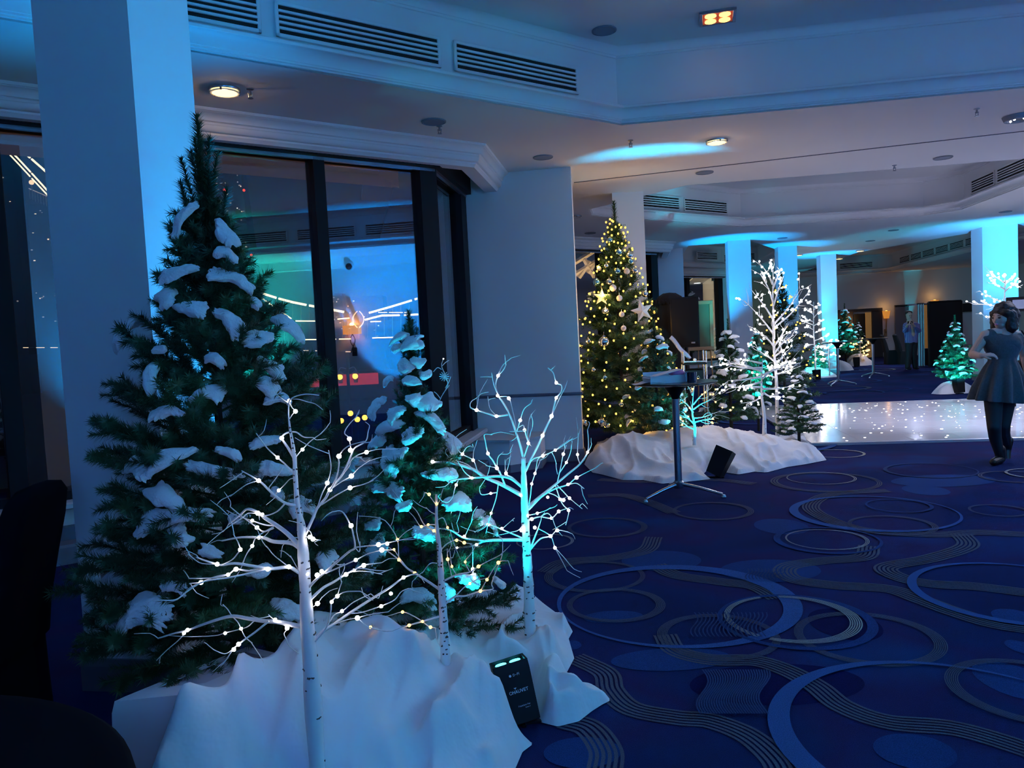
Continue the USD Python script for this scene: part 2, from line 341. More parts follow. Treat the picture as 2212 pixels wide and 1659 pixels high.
floor = structx('floor', 'deep blue patterned ballroom carpet')
part(floor, 'carpet', prism(rp, -0.08, 0.0), 'carpet')
holes = [list(Polygon(WL(t)).exterior.coords) for t in (TRAY1, TRAY2, TRAY3, TRAY4)]
ceil = structx('ceiling', 'white soffit ceiling with stepped recessed trays')
part(ceil, 'soffit', prism_holes(rp, [list(Polygon(h).buffer(0.003, join_style=2).exterior.coords) for h in holes], SOF, SOF + 0.05), 'ceiling_paint')
part(ceil, 'tray_top', prism(list(room_poly(1.2).exterior.coords), TOP, TOP + 0.1), 'ceiling_paint')
# each tray: crown moulding, then an upright fascia with a cove at the top
CROWN = [(0.0, 0.02), (0.0, 0.0), (0.0, -0.004), (-0.03, 0.004), (-0.03, 0.018), (-0.02, 0.022), (-0.02, 0.036), (-0.035, 0.04), (-0.035, 0.055)]
for t in (TRAY1, TRAY2, TRAY3, TRAY4):
    line = WL(ccw(t))                    # left of a ccw line is inside
    prof = [(0.0, SOF + 0.04), (0.0, SOF), (0.0, SOF + 0.012), (0.012, SOF + 0.015), (0.012, SOF + 0.028), (0.022, SOF + 0.032), (0.022, SOF + 0.046)]
    for k in range(9):                   # cavetto under the lip
        g = k / 8 * PI / 2; prof.append((0.026 + 0.056 * (1 - math.cos(g)), SOF + 0.05 + 0.09 * math.sin(g)))
    prof += [(0.086, SOF + 0.144), (0.086, SOF + 0.162), (0.078, SOF + 0.168), (-0.06, SOF + 0.170), (-0.06, TOP - 0.10), (-0.05, TOP - 0.095), (-0.05, TOP - 0.075)]
    for k in range(6):
        g = k / 5 * PI / 2; prof.append((-0.045 + 0.05 * (1 - math.cos(g)), TOP - 0.072 + 0.072 * math.sin(g)))
    part(ceil, 'tray_fascia', sweep(line, prof, True), 'trim_paint', smooth=24)
# walls (the window bays are left open)
def wallbox(name, a, b, z0=0.0, z1=TOP + 0.05, w=0.2, m='wall_paint', out=1):
    a, b = W2(*a), W2(*b); d = (b - a) / np.linalg.norm(b - a); n = np.array([-d[1], d[0]]) * out * w / 2
    return struct(name, obox(a + n, b + n, w, z0, z1), m)
wallbox('wall_left', (-9.5, -4.2), (-9.5, 0.2))
wallbox('wall_back', (-9.5, -4.2), (6.9, -4.2), out=-1)
wallbox('wall_right', (6.9, -4.2), (6.9, 7.4), out=-1)
wallbox('wall_right', (6.9, 7.4), (16.0, 7.4), out=-1)
wallbox('wall_right', (16.0, 7.4), (16.0, 35.2), out=-1)
wallbox('wall_far', (6.9, 35.2), (16.0, 35.2))
wallbox('wall_far', (3.4, 35.2), (6.9, 35.2), m='orange_wall')
wallbox('wall_left', (3.4, 28.4), (3.4, 35.2))
wallbox('wall_left', (-2.05, 9.9), (-3.6, 14.0))
wallbox('wall_left', (0.72, 20.2), (0.4, 25.4))
# ---- window bays: glass line, frame posts, sill wall and head cornice
def bay(name, pts, posts, sill=0.45, corn_from=0, head=3.36, labels=None):
    """pts: plan line of the glass in room axes, room on its right-hand side"""
    line = WL(pts); x = structx(name, labels)
    part(x, 'dwarf_wall', sweep(line, [(0.14, 0), (-0.06, 0), (-0.06, sill - 0.06), (0.14, sill - 0.06)]), 'wall_paint')
    part(x, 'window_sill', sweep(line, [(0.14, sill - 0.055), (-0.20, sill - 0.055), (-0.215, sill - 0.045), (-0.215, sill - 0.012), (-0.20, sill), (0.14, sill)]), 'sill_paint', smooth=30)
    part(x, 'plinth', sweep(line, [(-0.05, 0), (-0.34, 0), (-0.34, 0.13), (-0.33, 0.15), (-0.05, 0.15)]), 'skirting')
    part(x, 'plinth_step', sweep(line, [(-0.05, 0.15), (-0.16, 0.15), (-0.16, 0.25), (-0.05, 0.25)]), 'dado')
    part(x, 'head_rail', sweep(line, [(0.14, head), (-0.16, head), (-0.16, head + 0.9), (0.14, head + 0.9)]), 'dark_frame')
    part(x, 'blind_track', sweep(line, [(-0.06, head - 0.03), (-0.10, head - 0.03), (-0.10, head + 0.01), (-0.06, head + 0.01)]), 'steel')
    part(x, 'bottom_rail', sweep(line, [(0.05, sill), (-0.05, sill), (-0.05, sill + 0.07), (0.05, sill + 0.07)]), 'dark_frame')
    for k in range(len(line) - 1):
        part(x, 'pane', obox(line[k], line[k + 1], 0.012, sill + 0.06, head), 'pane')
    for (u, v, w) in posts:
        c = W2(u, v); d = np.array([UX + VX])[0] / math.sqrt(2)
        part(x, 'mullion', obox(c - d * w / 2, c + d * w / 2, 0.20, sill, head + 0.02, 0.004), 'dark_frame')
    return x
def cornice(name, pts, flip=False):
    # top edge line of the cornice on the soffit; stepped ogee down and back to the window head
    line = WL(pts)
    prof = [(0.0, SOF + 0.02), (0.0, SOF - 0.004), (0.008, SOF - 0.022), (0.018, SOF - 0.026)]
    for k in range(6):
        g = k / 5 * PI / 2; prof.append((0.02 + 0.045 * math.sin(g), SOF - 0.03 - 0.05 * (1 - math.cos(g)) - 0.012 * k / 5))
    prof += [(0.075, SOF - 0.094), (0.082, SOF - 0.10), (0.082, SOF - 0.118)]
    for k in range(6):
        g = k / 5 * PI / 2; prof.append((0.085 + 0.03 * (1 - math.cos(g)), SOF - 0.122 - 0.05 * math.sin(g)))
    prof += [(0.128, SOF - 0.176), (0.128, SOF - 0.192), (0.136, SOF - 0.20), (0.15, SOF - 0.222), (0.30, SOF - 0.222), (0.30, SOF + 0.02)]
    return struct(name, sweep(line, prof), 'trim_paint', 'white stepped cornice over the window head', smooth=20)
bay('window_1', [(-9.45, 0.55), (-2.05, 7.95), (-2.05, 9.45)], [(-2.92, 7.08, 0.115), (-2.08, 7.92, 0.20), (-4.75, 5.25, 0.13), (-6.6, 3.4, 0.13)], labels='tall dark framed bay window above a low blue wall, bridge lights beyond')
struct('window_post', obox(W2(-2.08, 9.22), W2(-2.08, 9.5), 0.22, 0.45, 3.38), 'dark_frame', 'dark end post of the bay window beside the white pier')
cornice('trim_1', [(-9.5, -0.05), (-1.42, 8.03), (-1.42, 9.49)])
bay('window_2', [(-3.55, 14.2), (0.55, 18.3), (0.55, 19.7)], [(-0.62, 17.13, 0.14), (0.52, 18.27, 0.22), (-2.0, 15.75, 0.14)], labels='dark framed bay window behind the warm lit tree')
cornice('trim_2', [(-3.6, 13.5), (1.1, 18.2), (1.1, 19.7)])
bay('window_3', [(0.42, 25.5), (3.2, 28.28), (3.2, 30.0)], [(1.9, 26.98, 0.16), (3.1, 28.2, 0.25)], labels='far dark framed window reflecting a lit tree')
cornice('trim_3', [(0.6, 25.0), (3.8, 28.2), (3.8, 30.0)])
# ---- piers and columns
def pier(name, a, b, depth, z1, label, sk=True, dado=True):
    """a, b: plan ends of the front face in room axes; depth goes away from the viewer"""
    (u0, v0), (u1, v1) = a, b
    x = structx(name, label); q = WL([(u0, v0), (u1, v1), (u1, v1 + depth), (u0, v0 + depth)])
    part(x, 'shaft', prism(q, 0, z1), 'wall_paint')
    if sk: part(x, 'skirting', sweep(q[::-1], [(0.0, 0.0), (0.018, 0.0), (0.018, 0.12), (0.010, 0.15), (0.0, 0.152)], True), 'skirting')
    if dado: part(x, 'dado_rail', sweep(q[::-1], [(0.0, 0.82), (0.016, 0.823), (0.022, 0.84), (0.016, 0.857), (0.0, 0.86)], True), 'dado')
    return x
pier('pillar_1', (-2.60, 3.18), (-2.13, 3.18), 0.49, TOP, 'square column with one face washed bright cyan, behind the tall tree', dado=False)
pier('pillar_2', (-2.0, 9.5), (-0.65, 9.47), 0.17, SOF + 0.02, 'broad blue-lit pier with dado rail between the window and the warm lit tree')
pier('pillar_3', (-0.20, 11.42), (0.25, 11.5), 0.44, SOF + 0.02, 'pale column behind the warm lit tree', dado=False)
pier('pillar_4', (0.72, 19.75), (1.34, 19.7), 0.45, SOF + 0.02, 'far pale pier behind the loudspeaker')
pier('pillar_5', (2.31, 18.78), (2.84, 18.85), 0.5, SOF + 0.02, 'far column with cyan lit head behind the tall birch', dado=False)
pier('pillar_6', (3.84, 20.95), (4.32, 21.0), 0.5, SOF + 0.02, 'far column right behind the tall birch top', dado=False)
pier('pillar_7', (5.66, 24.3), (6.12, 24.35), 0.5, SOF + 0.02, 'farthest column with a cyan lit head', dado=False)
pier('pillar_8', (8.13, 19.5), (8.80, 19.3), 0.6, SOF + 0.02, 'wide bright blue column behind the walking woman', dado=False)
pier('pillar_9', (8.95, 18.6), (9.9, 18.6), 0.6, SOF + 0.02, 'blue column at the edge of the picture behind the woman', dado=False)
# line of the folding-wall track across the soffit
a, b = P(1240, 394, SOF), P(2212, 283, SOF); b = a + (b - a) * 1.2
struct('trim_4', obox(a[:2], b[:2], 0.025, SOF - 0.006, SOF + 0.001), 'dado', 'thin dark track line across the ceiling')
# ---- vents: dark backing, frame, slats, on a fascia line; plan coords in room axes
def vent(a, b, label, z0=3.855, z1=4.06, n=5, group=None, simple=False):
    """a, b: plan ends on the fascia face; the room is on the right-hand side of a->b"""
    a, b = W2(*a), W2(*b); d = (b - a) / np.linalg.norm(b - a); nrm = np.array([d[1], -d[0]]); L = np.linalg.norm(b - a)
    mid = (a + b) / 2
    x = thing('air_vent', label, 'air vent', (*mid, z0), math.atan2(d[1], d[0]), group)
    H = z1 - z0
    part(x, 'backing', box((0, -0.004, H / 2), (L, 0.006, H)), 'black_void')
    fr = cat(box((0, -0.011, -0.012), (L + 0.05, 0.02, 0.026), 0.003), box((0, -0.011, H + 0.012), (L + 0.05, 0.02, 0.026), 0.003), box((-L / 2 - 0.012, -0.011, H / 2), (0.026, 0.02, H + 0.05), 0.003), box((L / 2 + 0.012, -0.011, H / 2), (0.026, 0.02, H + 0.05), 0.003))
    part(x, 'frame', fr, 'trim_paint')
    for k in range(1, n):
        part(x, 'slat', box((0, -0.013, H * k / n), (L, 0.018, H / n * 0.46), 0.003), 'trim_paint')
    return x
c1 = 7.80 + 0.085 - .004
def onA(u, c): return (u, u + c)
vent(onA(-3.48, c1), onA(-2.56, c1), 'slatted white air vent beside the cyan column, its end hidden by the column')
vent(onA(-2.45, c1), onA(-1.50, c1), 'long slatted white air vent in the middle of the near fascia')
vent(onA(-1.37, c1), onA(-0.43, c1), 'slatted white air vent nearest the corner of the near ceiling tray')
vent(onA(-4.75, c1), onA(-3.7, c1), 'slatted air vent on the dark fascia left of the cyan column')
c2 = 14.05 + 0.08
vent(onA(0.18, c2), onA(0.98, c2), 'slatted vent on the second ceiling tray next to the pale column')
vent(onA(1.10, c2), onA(1.98, c2), 'slatted vent on the second ceiling tray away from the pale column')
uu = 6.405
for k, (va, vb) in enumerate(((15.75, 14.85), (14.72, 13.75), (13.62, 12.65))):
    vent((uu, va), (uu, vb), ('far slatted vent of the three on the long right-hand fascia', 'middle slatted vent of the three on the long right-hand fascia', 'near slatted vent of the three on the long right-hand fascia, cut by the picture edge')[k])
for k in range(6):
    va = 33.6 - k * 1.25
    vent((10.905, va), (10.905, va - 1.1), ('farthest and smallest of the six far vents beyond the blue column', 'second vent from the far end of the six beyond the blue column', 'third vent from the far end of the six beyond the blue column', 'third vent from the blue column in the far row of six', 'second vent from the blue column in the far row of six', 'far vent of the row of six that touches the wide blue column')[k], n=5)
vent((7.3, 34.845), (8.7, 34.845), 'far dark vent left of the sconce wall, over the thin column')
vent((8.9, 34.845), (10.2, 34.845), 'far dark vent at the inner corner over the sconce wall')
vent(onA(2.2, 23.60), onA(2.9, 23.60), 'short far vent left of the cyan-headed column')
vent((3.25, 27.455), (4.25, 27.455), 'far vent between the two cyan lit columns')
# vents of the tray behind the viewer, seen mirrored in the window
for k in range(5):
    va = 5.9 - k * 1.5
    vent((5.455, va), (5.455, va - 1.25), ('mirrored vent nearest the corner post in the window glass', 'mirrored vent second from the corner post in the window glass', 'mirrored vent just left of the middle window post', 'mirrored vent behind the tall tree tip in the window glass', 'vent on the fascia opposite the window, out of the mirrored view')[k])
# ================================================================ conifers
def brush(path, per_m, nl, r, w=0.0022, lean=0.62, taper=True):
    """needles around a twig: one thin triangle each"""
    p = np.asarray(path, float); seg = np.linalg.norm(np.diff(p, axis=0), axis=1); L = seg.sum(); n = max(6, int(L * per_m))
    cum = np.concatenate([[0], np.cumsum(seg)]); s = r.random(n) * L
    i = np.clip(np.searchsorted(cum, s, 'right') - 1, 0, len(seg) - 1); t = ((s - cum[i]) / seg[i])[:, None]
    base = p[i] * (1 - t) + p[i + 1] * t; d = (p[i + 1] - p[i]) / seg[i][:, None]
    q = r.normal(size=(n, 3)); q -= (q * d).sum(1, keepdims=True) * d; q /= np.linalg.norm(q, axis=1, keepdims=True)
    dr = d * lean + q; dr /= np.linalg.norm(dr, axis=1, keepdims=True)
    ln = nl * r.uniform(0.7, 1.15, n)[:, None]
    if taper: ln = ln * (1 - 0.35 * (s / L)[:, None] ** 3)
    sd = np.cross(dr, q); sd /= np.linalg.norm(sd, axis=1, keepdims=True) + 1e-9
    v = np.stack([base - sd * w, base + sd * w, base + dr * ln], 1).reshape(-1, 3)
    return v, np.arange(3 * n).reshape(-1, 3)
def conifer_branches(h, z0, radius, nb, seed, per_m=650, nl=0.045, w=0.0022, twigs=6, stem=True, up=(0.12, 1.0)):
    """list of branch meshes about the z axis; radius(f) gives the reach at height fraction f"""
    r = np.random.default_rng(seed); out = []
    for k in range(nb):
        f = 1 - math.sqrt(1 - (k + 0.5) / nb * 0.985) if False else ((k + 0.5) / nb) ** 1.25
        z = z0 + (h - z0) * f * 0.93; az = k * 2.39996 + r.uniform(-0.3, 0.3)
        L = max(0.07, radius(f) * r.uniform(0.78, 1.08)); el = up[0] + (up[1] - up[0]) * f ** 1.5 + r.uniform(-0.12, 0.12)
        d = np.array([math.cos(az) * math.cos(el), math.sin(az) * math.cos(el), math.sin(el)]); sag = L * r.uniform(0.05, 0.22)
        s = np.linspace(0, 1, 6)[:, None]
        path = np.array([0, 0, z]) + d * L * s + np.array([0, 0, -1]) * sag * (s ** 1.5) * (1 - f) + np.array([0, 0, 1]) * sag * 0.9 * s ** 4
        side = np.cross(d, [0, 0, 1]); side /= np.linalg.norm(side)
        ms = [brush(path[1 if L > 0.25 else 0:], per_m, nl, r, w)]
        for j in range(twigs if L > 0.16 else 2):
            t = 0.30 + 0.62 * (j + r.uniform(0, 0.8)) / max(1, twigs); i = int(t * 5); o = path[i] * (1 - (t * 5 - i)) + path[i + 1] * (t * 5 - i)
            sg = 1 if j % 2 else -1; tl = L * (0.42 * (1 - t) + 0.16) * r.uniform(0.8, 1.2)
            td = d * 0.75 + side * sg * r.uniform(0.5, 0.9) + np.array([0, 0, r.uniform(-0.15, 0.4)]); td /= np.linalg.norm(td)
            ms.append(brush(np.array([o, o + td * tl * 0.5 + [0, 0, 0.012], o + td * tl]), per_m, nl, r, w))
        if stem: ms.append(tube(path, np.linspace(0.006, 0.003, 6) * (1 if h > 1.5 else 0.8), 3, False))
        out.append(cat(*ms))
    return out
def cotton(c, L, Wd, ang, n, seed, th=0.03, sag=0.25, fine=False):
    """a torn strip of wadding lying on a branch: c centre, L x Wd size, ang slope in the picture plane, n outward direction"""
    v, f = ICO[4 if L > 0.10 and fine else 3 if L > 0.07 else 2]; v = v.copy(); r = np.random.default_rng(seed + 977)
    th_ = np.arctan2(v[:, 1], v[:, 0]); rag = 1 + 0.55 * (meshkit.fbm(np.column_stack([np.cos(th_) * 1.6, np.sin(th_) * 1.6, np.full(len(v), seed * 1.7)]), 3, seed) - 0.5) + 0.42 * (meshkit.fbm(np.column_stack([np.cos(th_) * 8, np.sin(th_) * 8, np.full(len(v), seed * 0.7)]), 2, seed + 2) - 0.5)
    sq = np.sign(v) * np.abs(v) ** 0.62
    q = sq * np.array([L / 2, Wd / 2, th * 0.42]) * np.column_stack([rag, rag, 1 + 0 * rag]); u_ = q[:, 0] / (L / 2)
    q[:, 1] *= 1 + r.uniform(-0.55, 0.55) * u_; q[:, 1] += r.uniform(-.28, .28) * Wd * np.sin(u_ * 2.2 + seed) + r.uniform(-.25, .25) * q[:, 0]
    sg_ = sag * r.uniform(0.1, 1.0)
    q[:, 2] += -sg_ * L * 0.5 * np.clip(u_ + r.uniform(-.5, .5), -1.3, 1.3) ** 2 + th * 1.3 * (meshkit.fbm(q * 18 + seed, 3, seed) - 0.5) - 0.22 * Wd * (np.abs(q[:, 1]) / (Wd / 2)) ** 2 * 0.5
    if fine: q += .010 * (np.stack([meshkit.fbm(q * 42 + 9 * k + seed, 2, seed + k) for k in range(3)], 1) - .5)
    n = np.asarray(n, float); n /= np.linalg.norm(n)
    x = _rt * math.cos(ang) - _up * math.sin(ang); x -= n * (x @ n); x /= np.linalg.norm(x); y = np.cross(n, x)
    return np.asarray(c) + q[:, :1] * x + q[:, 1:2] * y + q[:, 2:] * n, f
def traced_conifer(label, base, h, z0, radius, nb, seed, patches, per_m, nl, w, twigs=6, leader=0.4):
    t = thing('christmas_tree', label, 'Christmas tree', (base[0], base[1], 0)); r = np.random.default_rng(seed)
    part(t, 'trunk', cat(tube([(0, 0, 0.0), (0, 0, h * 0.5), (0, 0, h - 0.2)], [0.02, 0.016, 0.008], 8)), 'bark')
    for k, b in enumerate(conifer_branches(h - 0.25, z0, radius, nb, seed, per_m, nl, w, twigs)):
        part(t, 'branch', b, ('needle', 'needle_dark', 'needle', 'needle_light')[k % 4 if k % 3 else 0])
    part(t, 'leader', brush([(0, 0, h - leader), (0.0, 0.004, h - leader / 2), (0, 0, h)], per_m * 2.6, nl * 1.15, r, w, 0.6), 'needle')
    for k in range(9):                    # upswept tuft around the leader
        az = k * 2.4 + .6; z = h - leader * (1.55 - .11 * k); L = leader * (.95 - .055 * k); d = np.array([math.cos(az) * .24, math.sin(az) * .24, 1]); d /= np.linalg.norm(d)
        part(t, 'branch', brush([np.array([0, 0, z]), np.array([0, 0, z]) + d * L * .5 + [0, 0, -.01], np.array([0, 0, z]) + d * L], per_m * 1.5, nl * 1.1, r, w, .55), 'needle' if k % 2 else 'needle_dark')
    H = h - 0.25
    for k, (px, py, L, Wd, ang) in enumerate(patches):
        d0 = base[1]
        for _ in range(3):                # settle the strip on the near side of the crown
            q = D(px, py, d0); f = np.clip((q[2] - z0) / (H - z0), 0, 1); R = radius(f) * 0.86; dx = q[0] - base[0]
            d0 = base[1] - math.sqrt(max(0.0, R * R - dx * dx)) * 0.9
        n = np.array([dx, -math.sqrt(max(0.02, R * R - dx * dx)), 0]); n /= np.linalg.norm(n)
        s = d0 / FPX
        m = cotton(q, 1.22 * L * s, 1.3 * Wd * s, math.radians(ang), n * 0.75 + np.array([0, 0, 0.66]), seed * 100 + k, th=0.026 + 0.1 * Wd * s, sag=0.35, fine=True)
        part(t, 'cotton_snow', shift(m, (-base[0], -base[1], 0)), 'cotton', 'strip of white wadding laid on the branches' if k == 0 else None, smooth=True)
    return t
T1P = [(487,500,62,26,58),(392,460,72,18,-52),(490,548,42,26,-15),(380,584,66,26,-12),(504,602,80,30,6),(352,640,60,34,40),(408,662,66,26,8),(496,690,70,32,36),(559,722,58,32,-14),(626,702,34,46,-60),(551,656,26,22,30),(268,718,66,34,-18),(341,752,30,16,-20),(326,806,24,56,10),(465,776,44,20,25),(586,792,52,34,-30),(446,848,52,34,12),(360,890,58,26,-12),(580,829,46,30,30),(604,860,42,26,10),(300,1008,72,40,42),(361,990,34,60,70),(345,1066,40,70,-60),(459,1010,104,22,10),(372,1112,140,34,12),(386,1152,60,34,35),(238,1116,70,34,42),(192,1230,64,30,-55),(206,1244,30,56,70),(376,1268,58,22,25),(300,1324,108,62,-10),(577,948,54,20,-20),(600,1012,60,22,-6),(650,1096,48,46,-45),(706,1205,36,50,30),(628,1313,56,34,-20),(600,1066,28,24,0),(492,975,46,18,-8),(520,1120,40,18,20),(560,1230,46,20,-25),(455,1190,44,18,20)]
T2P = [(863,726,18,26,60),(890,738,22,32,70),(860,750,26,18,-10),(902,744,20,24,60),(875,786,34,24,30),(902,779,26,18,20),(889,822,36,18,20),(838,823,26,14,10),(893,858,30,20,-15),(928,868,34,40,60),(812,876,44,28,-10),(855,890,38,26,-15),(933,905,62,22,28),(838,920,22,52,72),(817,946,60,26,-24),(893,936,36,30,20),(977,950,60,34,10),(848,985,52,48,20),(921,806,26,16,-20),(950,1023,66,20,-6),(836,1056,78,28,28),(988,1080,56,36,-20),(872,1092,30,18,10),(768,1084,28,20,20),(1052,1121,62,36,-30),(917,1150,46,26,20),(802,1200,50,74,30),(900,1290,66,28,-6),(966,1277,34,24,30),(1015,1250,44,30,-30),(1082,1257,26,18,20),(760,1000,40,22,30),(800,1130,36,26,-30)]
def prof(pts):
    xs, ys = zip(*pts); return lambda f: float(np.interp(f, xs, ys))
t1 = D(425, 250, 2.95); t2 = D(882, 672, 3.7)
T1 = traced_conifer('tall snow-tufted artificial Christmas tree in front of the cyan column', t1, t1[2], 0.42, prof([(0, 0.56), (0.2, 0.57), (0.45, 0.49), (0.65, 0.36), (0.8, 0.25), (0.93, 0.17), (1, 0.10)]), 150, 11, T1P, 1350, 0.046, 0.0021, 5, 0.42)
T2 = traced_conifer('shorter snow-tufted Christmas tree by the window with cyan lit tip', t2, t2[2], 0.14, prof([(0, 0.45), (0.25, 0.43), (0.5, 0.32), (0.75, 0.19), (0.92, 0.11), (1, 0.07)]), 105, 12, T2P, 1200, 0.04, 0.0021, 5, 0.24)

# ================================================================ birch twig trees with LEDs, traced branch by branch
def birch(label, cat_, ox, oy, sc, depth, trunk, branches, leds, seed, led_mat, led_r, tip=0.0015, spread=0.22, base_z=0.0, extra=1):
    r = np.random.default_rng(seed)
    px = lambda c: (ox + c[0] / sc, oy + c[1] / sc)
    S = depth / FPX / sc
    tp = [D(*px(c), depth) for c in trunk]; tr = [c[2] / 2 * S for c in trunk]
    b = tp[0].copy(); b[2] = base_z; tp = [b] + tp; tr = [tr[0] * 1.03] + tr
    base = np.array([b[0], b[1], base_z])
    t = thing('birch_light_tree', label, cat_, base); loc = lambda m: shift(m, -base)
    n = 60; path = spline(tp, n); rad = np.interp(np.linspace(0, 1, n), np.linspace(0, 1, len(tr)), tr)
    rad = rad * (1 + 0.05 * r.normal(size=n)); kn = np.arange(n) % 9 == 4; rad[kn] *= 1.07
    part(t, 'trunk', loc(tube(path, rad, 14)), 'birch_bark', 'white papery trunk with dark dashes', smooth=True)
    marks = []
    for k in range(int(110 * extra)):      # the dark dashes in the bark: thin bent lenticels on its surface
        i = r.integers(1, int(n * 0.72)); a = r.uniform(0, 2 * PI); R = rad[i] * 1.015
        g = a + np.linspace(-0.22, 0.22, 4) * r.uniform(0.5, 1.4)
        c = path[i]; marks.append(tube(np.column_stack([c[0] + R * np.cos(g), c[1] + R * np.sin(g), np.full(4, c[2]) + r.normal(0, 0.0012, 4)]), (0.0014 + 0.0012 * r.random()) * depth / 2.2, 4))
    part(t, 'bark_marks', loc(cat(*marks)), 'bark_mark', 'dark bark dashes', kind='stuff')
    tips = []
    ends = {}
    for k, br in enumerate(branches):
        w, pts = br[0], br[1:]
        key0 = min(ends, key=lambda e: (e[0] - pts[0][0]) ** 2 + (e[1] - pts[0][1]) ** 2) if ends else None
        d0 = depth
        if key0 and (key0[0] - pts[0][0]) ** 2 + (key0[1] - pts[0][1]) ** 2 < 260: d0 = ends[key0]
        L = sum(math.dist(a, c) for a, c in zip(pts, pts[1:])) * S
        dd = r.uniform(-1, 1) * spread * min(1.0, L / 0.35)
        q = []
        for i, c in enumerate(pts):
            dp = d0 + dd * i / (len(pts) - 1); q.append(D(*px(c), dp)); ends[c] = dp
        path2 = spline(q, max(5, 4 * len(q))); r0 = (w if w > 16 else 0.62 * w + 0.02 * w * w) / 2 * S
        m = tube(path2, np.linspace(r0, max(tip, r0 * 0.35), len(path2)), 6)
        for _ in range(extra):            # fine end twigs
            a = path2[-1 - r.integers(0, 3)]; dr = path2[-1] - path2[-4]; dr = dr / np.linalg.norm(dr) + r.normal(0, 0.45, 3)
            l2 = r.uniform(0.03, 0.07) * (depth / 2.2) ** 0.5; m = cat(m, tube(spline([a, a + dr * l2 * 0.5 + r.normal(0, 0.008, 3), a + dr * l2], 5), [tip, tip, tip * 0.9, tip * 0.8, tip * 0.6], 5))
        part(t, 'branch', loc(m), 'twig', smooth=True)
    for c in leds:
        e = min(ends, key=lambda e: (e[0] - c[0]) ** 2 + (e[1] - c[1]) ** 2) if ends else None
        dp = ends[e] if e else depth
        q = D(*px(c), dp - 0.008)
        part(t, 'led', loc(ball(q, led_r * r.uniform(0.85, 1.2), 1)), led_mat)
    return t
B1T = [(986,1920,100),(968,1659,95),(950,1430,80),(935,1150,70),(925,1000,62),(915,850,50),(905,790,36),(890,700,30),(880,560,28),(875,450,25),(862,350,20),(845,250,12),(838,180,9),(840,120,9),(852,88,8),(900,66,7),(960,59,6),(1020,66,5)]
